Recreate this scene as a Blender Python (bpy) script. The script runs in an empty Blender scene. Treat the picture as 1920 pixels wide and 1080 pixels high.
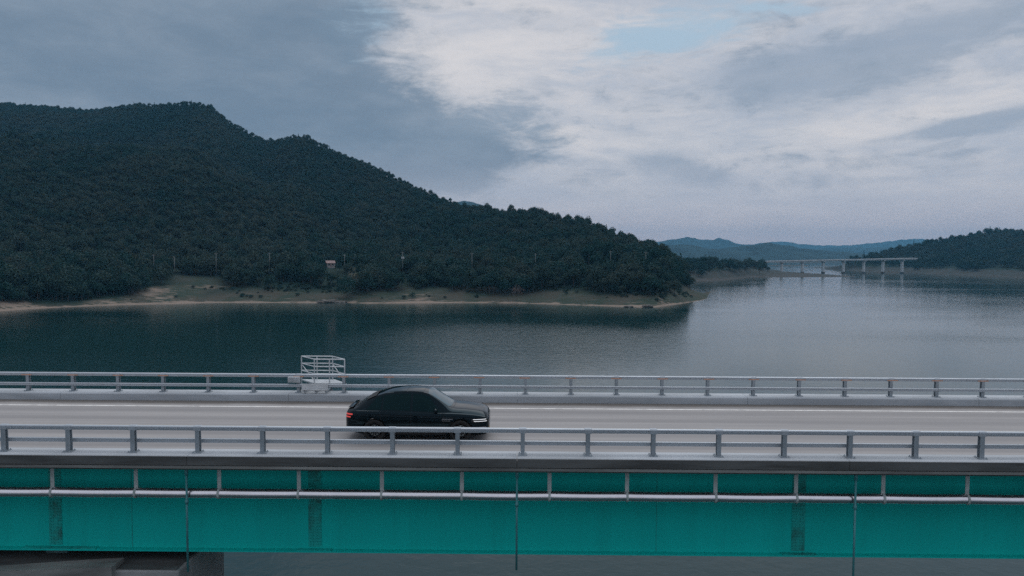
import bpy, bmesh, math, random
import numpy as np
from mathutils import Vector, Matrix

random.seed(7)
rng = np.random.default_rng(11)
PI = math.pi
scene = bpy.context.scene
COL = scene.collection

# ------------------------------------------------------------------ camera
CAM = np.array((0.0, 0.0, 28.0))
F_PX = 1371.0
YAW, PITCH, ROLL = math.radians(0.47), math.radians(2.67), math.radians(0.31)
cam_data = bpy.data.cameras.new('camera')
cam_data.sensor_width = 36.0
cam_data.lens = F_PX / 1920.0 * 36.0
cam_data.clip_start = 0.5
cam_data.clip_end = 40000.0
cam = bpy.data.objects.new('camera', cam_data)
COL.objects.link(cam)
R3 = Matrix.Rotation(YAW, 3, 'Z') @ Matrix.Rotation(PI / 2 - PITCH, 3, 'X') @ Matrix.Rotation(ROLL, 3, 'Z')
mw = R3.to_4x4(); mw.translation = Vector(CAM)
cam.matrix_world = mw
scene.camera = cam
RN = np.array(R3)
FWD = np.array((-math.sin(YAW), math.cos(YAW), 0.0))
RGT = np.array((math.cos(YAW), math.sin(YAW), 0.0))

# ------------------------------------------------------------------ sky
SUN_EL, SUN_AZ = math.radians(68), math.radians(22)      # azimuth clockwise from +Y
world = bpy.data.worlds.new('World')
scene.world = world
world.use_nodes = True
NT = world.node_tree
NT.nodes.clear()

def ray(u, v):
    d = RN @ np.array(((u - 960) / F_PX, -(v - 540) / F_PX, -1.0))
    return d / np.linalg.norm(d)

class G:
    """short-hand for building node graphs"""
    def __init__(s, nt): s.nt = nt
    def n(s, t, **kw):
        x = s.nt.nodes.new(t)
        for k, v in kw.items(): setattr(x, k, v)
        return x
    def put(s, sock, v):
        if v is None: return
        if isinstance(v, bpy.types.NodeSocket): s.nt.links.new(v, sock)
        else: sock.default_value = v
    def m(s, op, a, b=None, c=None, clamp=False):
        x = s.n('ShaderNodeMath', operation=op); x.use_clamp = clamp
        s.put(x.inputs[0], a); s.put(x.inputs[1], b); s.put(x.inputs[2], c)
        return x.outputs[0]
    def vm(s, op, a, b=None):
        x = s.n('ShaderNodeVectorMath', operation=op)
        s.put(x.inputs[0], a); s.put(x.inputs[1], b)
        return x.outputs[0]
    def noise(s, vec, scale, detail=4, rough=0.5, dist=0.0, out=0):
        x = s.n('ShaderNodeTexNoise')
        s.put(x.inputs['Vector'], vec); x.inputs['Scale'].default_value = scale
        x.inputs['Detail'].default_value = detail; x.inputs['Roughness'].default_value = rough
        x.inputs['Distortion'].default_value = dist
        return x.outputs[out]
    def ramp(s, f, lo, hi, a=0.0, b=1.0, smooth=True):
        x = s.n('ShaderNodeMapRange'); x.interpolation_type = 'SMOOTHSTEP' if smooth else 'LINEAR'
        s.put(x.inputs[0], f)
        for i, v in zip((1, 2, 3, 4), (lo, hi, a, b)): s.put(x.inputs[i], v)
        return x.outputs[0]
    def mix(s, f, a, b):
        x = s.n('ShaderNodeMix', data_type='RGBA'); x.clamp_factor = True
        s.put(x.inputs[0], f)
        for sock, v in ((x.inputs[6], a), (x.inputs[7], b)):
            if isinstance(v, (tuple, list)): v = (*v[:3], 1.0)
            s.put(sock, v)
        return x.outputs[2]

g = G(NT)
out = g.n('ShaderNodeOutputWorld')
bg = g.n('ShaderNodeBackground'); bg.inputs['Strength'].default_value = 0.125
NT.links.new(bg.outputs[0], out.inputs[0])
sky = g.n('ShaderNodeTexSky', sky_type='NISHITA')
sky.sun_disc = False
sky.sun_elevation = SUN_EL; sky.sun_rotation = SUN_AZ
sky.air_density = 1.0; sky.dust_density = 1.5; sky.ozone_density = 1.5
tc = g.n('ShaderNodeTexCoord')
dirv = tc.outputs['Generated']
sep = g.n('ShaderNodeSeparateXYZ'); NT.links.new(dirv, sep.inputs[0])
AZ = g.m('ARCTAN2', sep.outputs[0], sep.outputs[1])
EL = g.m('ARCSINE', sep.outputs[2])
flat = g.vm('MULTIPLY', dirv, (1.0, 1.0, 2.4))
n_big = g.noise(flat, 3.2, 6, 0.58, 0.3)
n_mid = g.noise(g.vm('ADD', flat, (3.1, 1.7, 0.4)), 5.5, 10, 0.66, 0.25)
streak = g.noise(g.vm('ADD', g.vm('MULTIPLY', dirv, (1.0, 1.0, 5.5)), (7.0, 2.0, 1.0)), 5.0, 8, 0.62, 0.8)
wisp = g.noise(g.vm('ADD', g.vm('MULTIPLY', dirv, (1.0, 1.0, 3.6)), (1.3, 8.0, 4.0)), 11.0, 10, 0.68, 0.6)
fine = g.noise(g.vm('ADD', flat, (9.1, 4.7, 2.4)), 17.0, 6, 0.6, 0.4)
def azel(u, v):
    d = ray(u, v)
    return math.atan2(d[0], d[1]), math.asin(d[2])
def blob(u, v, ru, rv, w=1.0, rot=0.0):
    a0, e0 = azel(u, v)
    c, s_ = math.cos(math.radians(rot)), math.sin(math.radians(rot))
    da, de = g.m('SUBTRACT', AZ, a0), g.m('SUBTRACT', EL, e0)
    p = g.m('ADD', g.m('MULTIPLY', da, c), g.m('MULTIPLY', de, s_))
    q = g.m('SUBTRACT', g.m('MULTIPLY', de, c), g.m('MULTIPLY', da, s_))
    p = g.m('DIVIDE', p, ru / F_PX); q = g.m('DIVIDE', q, rv / F_PX)
    k = g.m('ADD', g.m('MULTIPLY', p, p), g.m('MULTIPLY', q, q))
    return g.m('MULTIPLY', g.m('EXPONENT', g.m('MULTIPLY', k, -1.0)), w)
def total(parts):
    r = parts[0]
    for p in parts[1:]: r = g.m('ADD', r, p)
    return r
# thin high veil: nearly everywhere, bright streaks; open gaps show the blue
gaps = total([blob(655, 50, 60, 80, 0.85, -30), blob(1190, 70, 140, 60, 0.6, 10), blob(1420, 30, 200, 40, 0.5, 8),
              blob(730, 30, 50, 22, 0.35)])
veil = g.ramp(g.m('SUBTRACT', g.m('ADD', g.m('ADD', g.m('MULTIPLY', streak, 0.8), g.m('MULTIPLY', g.m('SUBTRACT', wisp, 0.5), 1.1)), 0.45), gaps), 0.08, 0.6)
bright = total([blob(880, 120, 230, 120, 0.34), blob(1450, 260, 420, 70, 0.16), blob(1750, 210, 240, 45, 0.18, 14),
                blob(1400, 85, 120, 22, 0.16, 12), blob(1040, 250, 260, 60, 0.10)])
tone = g.ramp(g.m('ADD', g.m('ADD', g.m('MULTIPLY', streak, 0.9), g.m('MULTIPLY', g.m('SUBTRACT', wisp, 0.2), 0.75)), bright), 0.45, 1.15)
veil_col = g.mix(tone, (2.65, 2.95, 3.5), (4.35, 4.22, 4.3))
blue = g.vm('MULTIPLY', sky.outputs[0], (0.95, 0.80, 0.62))
blue = g.mix(0.85, blue, (2.45, 3.3, 4.1))
c = g.mix(veil, blue, veil_col)
# soft grey-blue patches on the right
rim = g.m('ADD', g.m('MULTIPLY', g.m('SUBTRACT', n_mid, 0.5), 2.1), g.m('MULTIPLY', g.m('SUBTRACT', wisp, 0.5), 1.5))
patches = total([blob(1470, 140, 190, 52, 1.0, 6), blob(1760, 60, 200, 42, 0.95, 16), blob(1235, 308, 85, 48, 0.85, -18),
                 blob(1760, 245, 150, 14, 0.95, 8), blob(1880, 225, 90, 20, 0.8, 8), blob(1060, 300, 110, 22, 0.6, -6), blob(1700, 335, 90, 8, 0.7),
                 blob(1850, 280, 60, 7, 0.8, 6), blob(1340, 330, 70, 18, 0.6, -8), blob(1650, 190, 200, 30, 0.4, 10),
                 g.ramp(n_big, 0.56, 0.78, 0.0, 0.75)])
pm = g.ramp(g.m('ADD', patches, g.m('MULTIPLY', rim, 1.25)), 0.15, 1.05)
c = g.mix(g.m('MULTIPLY', pm, 0.75), c, (1.9, 2.3, 2.9))
# the heavy cloud bank on the left
bank = total([blob(150, 120, 420, 230, 1.25), blob(500, 120, 230, 170, 1.0), blob(660, 220, 150, 80, 0.5), blob(800, 275, 175, 75, 0.82, -6),
              blob(-500, 150, 600, 260, 1.2), blob(900, 300, 110, 32, 0.5)])
bm_ = g.ramp(g.m('ADD', bank, g.m('MULTIPLY', rim, 1.35)), -0.02, 1.1)
btone = g.ramp(g.m('ADD', g.m('ADD', g.m('MULTIPLY', n_big, 0.8), g.m('MULTIPLY', n_mid, 0.5)), g.m('ADD', g.m('MULTIPLY', wisp, 0.22), g.m('MULTIPLY', bm_, -0.2))), 0.40, 0.86)
bank_col = g.mix(btone, (0.95, 1.36, 1.88), (1.7, 2.1, 2.62))
c = g.mix(g.m('MULTIPLY', bm_, 0.94), c, bank_col)
# haze towards the horizon
c = g.mix(g.ramp(EL, 0.0, 0.16, 0.85, 0.0), c, g.mix(g.ramp(EL, 0.0, 0.09), (4.2, 3.35, 3.4), (3.5, 3.35, 3.65)))
NT.links.new(c, bg.inputs['Color'])
world.cycles.sampling_method = 'AUTOMATIC'

# ------------------------------------------------------------------ sun (veiled) and exposure
sun_data = bpy.data.lights.new('sun', 'SUN')
sun_data.energy = 1.1; sun_data.angle = math.radians(60); sun_data.color = (1.0, 0.98, 0.97)
sun = bpy.data.objects.new('sun', sun_data); COL.objects.link(sun)
sd = Vector((math.sin(SUN_AZ) * math.cos(SUN_EL), math.cos(SUN_AZ) * math.cos(SUN_EL), math.sin(SUN_EL)))
sun.rotation_euler = sd.to_track_quat('Z', 'Y').to_euler()
sun.location = (30, 80, 120)
vs = scene.view_settings
vs.view_transform = 'Standard'; vs.look = 'None'; vs.gamma = 1.0; vs.exposure = 0.4; vs.use_curve_mapping = False
cy = scene.cycles
cy.max_bounces = 6; cy.diffuse_bounces = 2; cy.glossy_bounces = 3; cy.transmission_bounces = 2
cy.volume_bounces = 0; cy.transparent_max_bounces = 8; cy.caustics_reflective = False; cy.caustics_refractive = False
cy.use_denoising = False; cy.denoiser = 'OPENIMAGEDENOISE'; cy.sample_clamp_indirect = 6.0
cy.use_adaptive_sampling = False

# ------------------------------------------------------------------ pixel <-> place helpers (for laying the place out to scale)
def at(u, v, depth):
    d = ray(u, v)
    return CAM + d * (depth / (d @ FWD))
def on_plane(u, v, z=0.0):
    d = ray(u, v)
    return CAM + d * ((z - CAM[2]) / d[2])
def depth_of(p): return float((p[0]) * FWD[0] + p[1] * FWD[1])
def tan_of(u): # lateral ratio at the horizon
    d = ray(u, 476 + (u - 960) * 0.0054)
    return float((d @ RGT) / (d @ FWD))
def world_xy(a, r):
    return a * r * RGT[0] + r * FWD[0], a * r * RGT[1] + r * FWD[1]
def local_ar(x, y):
    r = x * FWD[0] + y * FWD[1]
    return (x * RGT[0] + y * RGT[1]) / r, r

# ------------------------------------------------------------------ value noise for terrain
_perm = rng.random((256, 256))
def vnoise(x, y):
    xi, yi = np.floor(x).astype(int), np.floor(y).astype(int)
    fx, fy = x - xi, y - yi
    fx, fy = fx * fx * (3 - 2 * fx), fy * fy * (3 - 2 * fy)
    a = _perm[xi % 256, yi % 256]; b = _perm[(xi + 1) % 256, yi % 256]
    c_ = _perm[xi % 256, (yi + 1) % 256]; d = _perm[(xi + 1) % 256, (yi + 1) % 256]
    return (a * (1 - fx) + b * fx) * (1 - fy) + (c_ * (1 - fx) + d * fx) * fy
def fbm(x, y, o=4):
    s, amp, tot = 0, 1.0, 0
    for i in range(o):
        s = s + amp * vnoise(x + 17.3 * i, y + 9.1 * i); tot += amp; amp *= 0.5; x = x * 2.03; y = y * 2.03
    return s / tot
def sstep(x, a, b):
    t = np.clip((x - a) / (b - a), 0, 1)
    return t * t * (3 - 2 * t)

# ------------------------------------------------------------------ materials
def new_mat(name):
    m = bpy.data.materials.new(name); m.use_nodes = True
    nt = m.node_tree
    b = nt.nodes['Principled BSDF']
    return m, G(nt), b
def setp(b, **kw):
    for k, v in kw.items():
        k = {'ior': 'IOR', 'rough': 'Roughness', 'metal': 'Metallic', 'spec': 'Specular IOR Level', 'coat': 'Coat Weight',
             'coat_rough': 'Coat Roughness'}.get(k, k)
        b.inputs[k].default_value = v
def bump(gg, b, h, strength, dist):
    x = gg.n('ShaderNodeBump'); x.inputs['Strength'].default_value = strength; x.inputs['Distance'].default_value = dist
    gg.put(x.inputs['Height'], h); gg.nt.links.new(x.outputs[0], b.inputs['Normal'])
def simple(name, col, rough=0.6, metal=0.0, var=0.25, scale=3.0, stretch=(1, 1, 1), bmp=0.0, spec=0.5, dirt=None, dscale=1.2):
    m, gg, b = new_mat(name)
    geo = gg.n('ShaderNodeNewGeometry')
    vec = gg.vm('MULTIPLY', geo.outputs['Position'], stretch)
    n = gg.noise(vec, scale, 6, 0.6)
    lo = tuple(c_ * (1 - var) for c_ in col); hi = tuple(min(1, c_ * (1 + var)) for c_ in col)
    c_ = gg.mix(gg.ramp(n, 0.3, 0.7), lo, hi)
    if dirt is not None:
        n2 = gg.noise(gg.vm('ADD', vec, (5, 5, 5)), dscale, 7, 0.65, 0.5)
        c_ = gg.mix(gg.ramp(n2, 0.48, 0.72), c_, dirt)
    gg.nt.links.new(c_, b.inputs['Base Color'])
    setp(b, rough=rough, metal=metal, spec=spec)
    if bmp: bump(gg, b, gg.noise(vec, scale * 6, 5, 0.6), 0.5, bmp)
    return m
def emissive(name, col, strength, base=(0.02, 0.02, 0.02)):
    m, gg, b = new_mat(name)
    b.inputs['Base Color'].default_value = (*base, 1); b.inputs['Emission Color'].default_value = (*col, 1)
    b.inputs['Emission Strength'].default_value = strength
    return m

# water
m_water, gg, b = new_mat('lake_water')
geo = gg.n('ShaderNodeNewGeometry'); P = geo.outputs['Position']
setp(b, rough=0.06, ior=1.333)
b.inputs['Base Color'].default_value = (0.004, 0.028, 0.031, 1)
s1 = gg.noise(gg.vm('MULTIPLY', P, (0.8, 1.0, 1)), 0.8, 4, 0.6, 0.4)
s2 = gg.noise(gg.vm('MULTIPLY', P, (0.45, 1.0, 1)), 0.16, 3, 0.5, 0.6)
area = gg.noise(gg.vm('MULTIPLY', P, (0.35, 1.0, 1)), 0.011, 3, 0.5, 0.6)
gust = gg.ramp(area, 0.36, 0.66, 0.2, 0.55)
sp = gg.n('ShaderNodeSeparateXYZ'); gg.nt.links.new(P, sp.inputs[0])
ex = gg.m('DIVIDE', gg.m('SUBTRACT', sp.outputs[0], -4.0), 62.0); ey = gg.m('DIVIDE', gg.m('SUBTRACT', sp.outputs[1], 232.0), 62.0)
cat = gg.m('ADD', gg.m('ADD', gg.m('MULTIPLY', ex, ex), gg.m('MULTIPLY', ey, ey)), gg.m('MULTIPLY', area, 1.4))
paw = gg.ramp(cat, 0.6, 2.2, 0.75, 0.0)
h = gg.m('ADD', gg.m('MULTIPLY', s1, 0.9), gg.m('MULTIPLY', s2, 0.6))
h = gg.m('MULTIPLY', h, gg.m('ADD', gust, paw))
bump(gg, b, h, 0.5, 0.25)

# shore / hill ground
def ground_mat(name, grass, bare, sand):
    m, gg, b = new_mat(name)
    geo = gg.n('ShaderNodeNewGeometry'); P = geo.outputs['Position']
    at_ = gg.n('ShaderNodeAttribute'); at_.attribute_name = 'zone'
    sp = gg.n('ShaderNodeSeparateColor'); gg.nt.links.new(at_.outputs['Color'], sp.inputs[0])
    n1 = gg.noise(P, 0.05, 6, 0.6); n2 = gg.noise(gg.vm('MULTIPLY', P, (0.35, 1, 2.5)), 0.35, 6, 0.65); n3 = gg.noise(P, 1.2, 5, 0.6)
    c_ = gg.mix(gg.ramp(n1, 0.4, 0.62), grass, bare)
    c_ = gg.mix(gg.ramp(n2, 0.35, 0.75, 0, 0.6), c_, tuple(x * 1.5 for x in bare))
    sm = gg.ramp(gg.m('ADD', sp.outputs[0], gg.m('MULTIPLY', gg.m('SUBTRACT', n2, 0.5), 2.2)), 0.25, 0.7)
    c_ = gg.mix(sm, c_, gg.mix(n3, tuple(x * 0.75 for x in sand), sand))
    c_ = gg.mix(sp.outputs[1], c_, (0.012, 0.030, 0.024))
    gg.nt.links.new(c_, b.inputs['Base Color'])
    setp(b, rough=0.95, spec=0.2)
    bump(gg, b, gg.m('ADD', n3, n2), 0.8, 0.5)
    return m
m_shore = ground_mat('lake_shore', (0.024, 0.044, 0.032), (0.052, 0.052, 0.042), (0.26, 0.208, 0.172))
m_shore_far = ground_mat('far_shore', (0.028, 0.038, 0.034), (0.042, 0.046, 0.044), (0.066, 0.066, 0.063))

def leaf_mat(name, a, b_, trans=0.25):
    m, gg, b = new_mat(name)
    oi = gg.n('ShaderNodeObjectInfo'); geo = gg.n('ShaderNodeNewGeometry')
    big = gg.m('ADD', gg.m('MULTIPLY', gg.noise(geo.outputs['Position'], 0.013, 4, 0.6), 0.6), gg.m('MULTIPLY', gg.noise(geo.outputs['Position'], 0.0045, 3, 0.5), 0.4))
    sm_ = gg.noise(geo.outputs['Position'], 0.9, 3, 0.6)
    f = gg.m('ADD', gg.m('MULTIPLY', oi.outputs['Random'], 0.5), gg.m('MULTIPLY', gg.m('SUBTRACT', big, 0.42), 3.2))
    c_ = gg.mix(gg.ramp(f, 0.1, 1.05), a, b_)
    c_ = gg.mix(gg.ramp(sm_, 0.4, 0.75, 0.0, 0.5), c_, tuple(x * 1.7 for x in a))
    gg.nt.links.new(c_, b.inputs['Base Color'])
    setp(b, rough=0.7, spec=0.25)
    tr = gg.n('ShaderNodeBsdfTranslucent'); gg.nt.links.new(c_, tr.inputs[0])
    mx = gg.n('ShaderNodeMixShader'); mx.inputs[0].default_value = trans
    gg.nt.links.new(b.outputs[0], mx.inputs[1]); gg.nt.links.new(tr.outputs[0], mx.inputs[2])
    o = [x for x in gg.nt.nodes if x.type == 'OUTPUT_MATERIAL'][0]
    gg.nt.links.new(mx.outputs[0], o.inputs[0])
    return m
m_leaf = leaf_mat('forest_leaves', (0.003, 0.040, 0.034), (0.052, 0.068, 0.052))
m_leaf_dark = leaf_mat('dark_leaves', (0.005, 0.044, 0.038), (0.018, 0.054, 0.044))
m_leaf_pale = leaf_mat('pale_leaves', (0.11, 0.125, 0.095), (0.14, 0.145, 0.115))
m_leaf_dry = leaf_mat('dry_twigs', (0.12, 0.095, 0.09), (0.15, 0.12, 0.11))
m_bark = simple('bark', (0.07, 0.055, 0.045), 0.9, var=0.3, scale=2)
m_range = simple('distant_forest', (0.022, 0.042, 0.046), 0.95, var=0.35, scale=0.012, spec=0.1)

m_road = None
def road_material():
    m, gg, b = new_mat('worn_asphalt')
    geo = gg.n('ShaderNodeNewGeometry'); P = geo.outputs['Position']
    sp = gg.n('ShaderNodeSeparateXYZ'); gg.nt.links.new(P, sp.inputs[0])
    Y = sp.outputs[1]
    st = gg.noise(gg.vm('MULTIPLY', P, (0.03, 1.6, 1)), 1.6, 5, 0.6)
    bl = gg.noise(gg.vm('MULTIPLY', P, (0.3, 1.0, 1)), 0.5, 6, 0.65)
    gr = gg.noise(P, 34.0, 4, 0.7)
    c_ = gg.mix(gg.ramp(st, 0.25, 0.75), (0.262, 0.255, 0.255), (0.372, 0.36, 0.356))
    c_ = gg.mix(gg.ramp(bl, 0.4, 0.75, 0, 0.5), c_, (0.235, 0.232, 0.24))
    tr = None
    for yc in (24.35, 25.95, 28.3, 29.75):       # wheel tracks
        d = gg.m('ABSOLUTE', gg.m('SUBTRACT', gg.m('ADD', Y, gg.m('MULTIPLY', gg.m('SUBTRACT', bl, 0.5), 0.25)), yc))
        k = gg.ramp(d, 0.08, 0.5, 0.5, 0.0)
        tr = k if tr is None else gg.m('MAXIMUM', tr, k)
    c_ = gg.mix(tr, c_, (0.19, 0.187, 0.193))
    dirt = gg.m('ADD', Y, gg.m('MULTIPLY', gg.m('SUBTRACT', gg.noise(gg.vm('MULTIPLY', P, (0.4, 1, 1)), 1.1, 6, 0.65), 0.5), 0.7))
    c_ = gg.mix(gg.ramp(dirt, 30.65, 31.25, 0, 0.85), c_, (0.075, 0.066, 0.058))
    c_ = gg.mix(gg.ramp(dirt, 23.35, 22.8, 0, 0.6), c_, (0.12, 0.105, 0.095))
    c_ = gg.mix(gg.ramp(gr, 0.3, 0.7, 0, 0.25), c_, (0.13, 0.125, 0.125))
    gg.nt.links.new(c_, b.inputs['Base Color'])
    setp(b, rough=0.75, spec=0.4)
    bump(gg, b, gr, 0.4, 0.006)
    return m
m_road = road_material()
m_line = simple('white_line_paint', (0.72, 0.71, 0.69), 0.6, var=0.12, scale=4, dirt=(0.4, 0.39, 0.38), dscale=2.0)
m_yellow = simple('yellow_line_paint', (0.55, 0.36, 0.06), 0.6, var=0.15, scale=4)
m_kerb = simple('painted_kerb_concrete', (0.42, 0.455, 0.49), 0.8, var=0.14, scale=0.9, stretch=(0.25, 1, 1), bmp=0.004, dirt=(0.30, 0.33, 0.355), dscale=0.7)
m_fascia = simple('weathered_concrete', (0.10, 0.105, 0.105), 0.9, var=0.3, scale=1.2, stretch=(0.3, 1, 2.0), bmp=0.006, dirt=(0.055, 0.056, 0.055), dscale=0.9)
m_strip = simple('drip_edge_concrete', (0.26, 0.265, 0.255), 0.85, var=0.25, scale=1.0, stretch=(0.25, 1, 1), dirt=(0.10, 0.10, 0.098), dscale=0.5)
m_pier = simple('pier_concrete', (0.33, 0.335, 0.335), 0.9, var=0.2, scale=0.8, bmp=0.008, dirt=(0.25, 0.255, 0.255), dscale=0.5)
m_bolt = simple('bolt_steel', (0.015, 0.14, 0.12), 0.5, var=0.1)
m_green = simple('green_girder_paint', (0.0008, 0.50, 0.45), 0.6, var=0.04, scale=0.5, stretch=(1.6, 1, 0.12), spec=0.22, dirt=(0.002, 0.45, 0.405), dscale=1.1, bmp=0.0)
m_green2 = simple('green_splice_paint', (0.003, 0.39, 0.35), 0.5, var=0.15, scale=1.5, dirt=(0.02, 0.11, 0.095), dscale=0.9)
m_alu = simple('rail_aluminium', (0.43, 0.475, 0.52), 0.42, metal=0.4, var=0.07, scale=2.0, stretch=(0.2, 1, 1))
m_post = simple('post_aluminium', (0.30, 0.345, 0.38), 0.5, metal=0.3, var=0.1, scale=3.0)
m_orange = simple('orange_reflective_tape', (0.58, 0.30, 0.19), 0.5, var=0.1)
m_clad = simple('pipe_cladding', (0.84, 0.82, 0.85), 0.24, metal=0.95, var=0.05, scale=1.5)
m_hang = simple('hanger_steel', (0.46, 0.51, 0.505), 0.6, metal=0.1, var=0.15, scale=3)
m_drain = simple('drain_pipe_plastic', (0.07, 0.27, 0.29), 0.5, var=0.15, scale=2)
m_white = simple('white_galvanised_steel', (0.55, 0.58, 0.60), 0.45, metal=0.3, var=0.1, scale=3)
m_bearing = simple('bearing_steel', (0.10, 0.19, 0.20), 0.55, metal=0.2, var=0.2, scale=4)
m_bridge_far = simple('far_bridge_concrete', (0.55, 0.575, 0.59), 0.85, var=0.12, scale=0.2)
m_wall = simple('house_wall', (0.36, 0.34, 0.335), 0.8, var=0.08, scale=1)
m_roof = simple('house_roof', (0.26, 0.185, 0.18), 0.8, var=0.15, scale=1)
m_pole = simple('utility_pole_concrete', (0.22, 0.225, 0.22), 0.8, var=0.1, scale=1)
m_rock = simple('shore_rock', (0.10, 0.095, 0.088), 0.9, var=0.35, scale=1.0, bmp=0.05)

# car
m_paint, gg, b = new_mat('black_car_paint')
b.inputs['Base Color'].default_value = (0.001, 0.002, 0.0025, 1); setp(b, rough=0.03, metal=0.0, spec=0.32, ior=1.5); b.inputs['Specular Tint'].default_value = (0.5, 0.8, 1.0, 1)
m_glass, gg, b = new_mat('tinted_glass')
b.inputs['Base Color'].default_value = (0.001, 0.004, 0.005, 1); setp(b, rough=0.02, spec=0.32, ior=1.45); b.inputs['Specular Tint'].default_value = (0.4, 0.9, 1.0, 1)
m_wscreen, gg, b = new_mat('windscreen_glass')
b.inputs['Base Color'].default_value = (0.010, 0.045, 0.060, 1); setp(b, rough=0.02, spec=0.9, ior=1.5)
m_trim = simple('black_trim', (0.010, 0.010, 0.011), 0.55, var=0.1)
m_tyre = simple('tyre_rubber', (0.012, 0.012, 0.012), 0.85, var=0.2, scale=8)
m_rim = simple('dark_alloy', (0.03, 0.03, 0.033), 0.35, metal=0.8, var=0.1)
m_chrome = simple('dark_chrome', (0.45, 0.46, 0.48), 0.2, metal=1.0, var=0.05)
m_tail = emissive('tail_light_red', (1.0, 0.13, 0.12), 0.32, (0.3, 0.01, 0.01))
m_head = emissive('head_light_white', (0.92, 0.96, 1.0), 0.55, (0.6, 0.6, 0.6))

# ------------------------------------------------------------------ mesh helpers
class MB:
    def __init__(s): s.v, s.f, s.mi = [], [], []
    def add(s, vs_, fs, mi=0):
        o = len(s.v); s.v += [tuple(map(float, p)) for p in vs_]
        s.f += [tuple(i + o for i in f) for f in fs]; s.mi += [mi] * len(fs)
        return s
    def box(s, x0, x1, y0, y1, z0, z1):
        return s.add([(x0, y0, z0), (x1, y0, z0), (x1, y1, z0), (x0, y1, z0), (x0, y0, z1), (x1, y0, z1), (x1, y1, z1), (x0, y1, z1)],
                     [(0, 3, 2, 1), (4, 5, 6, 7), (0, 1, 5, 4), (1, 2, 6, 5), (2, 3, 7, 6), (3, 0, 4, 7)])
    def prism_x(s, prof, x0, x1):
        n = len(prof)   # prof: (y,z) counter-clockwise seen from +x
        vs_ = [(x0, y, z) for y, z in prof] + [(x1, y, z) for y, z in prof]
        fs = [(i, (i + 1) % n, n + (i + 1) % n, n + i) for i in range(n)] + [tuple(range(n))[::-1], tuple(range(n, 2 * n))]
        return s.add(vs_, fs)
    def tube(s, a, b_, r0, r1=None, n=10, cap=True):
        r1 = r0 if r1 is None else r1
        a, b_ = Vector(a), Vector(b_); d = (b_ - a).normalized()
        u = d.orthogonal().normalized(); w = d.cross(u)
        ring = lambda c_, r: [tuple(c_ + u * math.cos(2 * PI * i / n) * r + w * math.sin(2 * PI * i / n) * r) for i in range(n)]
        fs = [(i, (i + 1) % n, n + (i + 1) % n, n + i) for i in range(n)]
        if cap: fs += [tuple(range(n))[::-1], tuple(range(n, 2 * n))]
        return s.add(ring(a, r0) + ring(b_, r1), fs)
    def mesh(s, name):
        me = bpy.data.meshes.new(name); me.from_pydata(s.v, [], s.f); me.update()
        return me
    def build(s, name, mat, parent=None, smooth=False, bevel=0.0, loc=None):
        me = s.mesh(name)
        for m_ in (mat if isinstance(mat, list) else [mat]): me.materials.append(m_)
        if isinstance(mat, list): me.polygons.foreach_set('material_index', s.mi)
        return obj(name, me, parent, smooth, bevel, loc)
def obj(name, me, parent=None, smooth=False, bevel=0.0, loc=None):
    o = bpy.data.objects.new(name, me); COL.objects.link(o)
    if parent is not None: o.parent = parent
    if loc is not None: o.location = loc
    if smooth:
        me.polygons.foreach_set('use_smooth', [True] * len(me.polygons))
    if bevel:
        bv = o.modifiers.new('bevel', 'BEVEL'); bv.width = bevel; bv.segments = 2; bv.limit_method = 'ANGLE'
    return o
def share(o, loc, parent=None, rz=None):
    c_ = o.copy(); COL.objects.link(c_); c_.parent = parent if parent is not None else o.parent
    c_.location = loc
    if rz is not None: c_.rotation_euler = (0, 0, rz)
    return c_
def empty(name, loc=(0, 0, 0)):
    o = bpy.data.objects.new(name, None); COL.objects.link(o); o.location = loc; o.empty_display_size = 0.3
    return o
def tag(o, label=None, cat=None, group=None, kind=None):
    if label: o['label'] = label
    if cat: o['category'] = cat
    if group: o['group'] = group
    if kind: o['kind'] = kind
    return o
def grid_mesh(name, X, Y, Z, mat, zone=None):
    n, m_ = X.shape
    me = bpy.data.meshes.new(name)
    co = np.stack([X, Y, Z], -1).reshape(-1, 3)
    i = np.arange(n * m_).reshape(n, m_)
    q = np.stack([i[:-1, :-1], i[1:, :-1], i[1:, 1:], i[:-1, 1:]], -1).reshape(-1, 4)
    me.vertices.add(len(co)); me.vertices.foreach_set('co', co.ravel())
    me.loops.add(q.size); me.loops.foreach_set('vertex_index', q.ravel())
    me.polygons.add(len(q)); me.polygons.foreach_set('loop_start', np.arange(0, q.size, 4)); me.polygons.foreach_set('loop_total', np.full(len(q), 4))
    me.update(calc_edges=True)
    me.polygons.foreach_set('use_smooth', [True] * len(q))
    me.materials.append(mat)
    if zone is not None:
        at_ = me.attributes.new('zone', 'FLOAT_COLOR', 'POINT')
        zc = np.zeros((n * m_, 4), dtype=np.float32); zc[:, 0] = zone[0].ravel(); zc[:, 1] = zone[1].ravel(); zc[:, 3] = 1
        at_.data.foreach_set('color', zc.ravel())
    return me

# ================================================================== SETTING: water
wv = 9000
w = MB().add([(-wv, -1500, 0), (wv, -1500, 0), (wv, wv, 0), (-wv, wv, 0)], [(0, 1, 2, 3)]).build('water', m_water)
tag(w, 'calm grey-green lake water reflecting the hills and cloudy sky', kind='structure')

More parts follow.
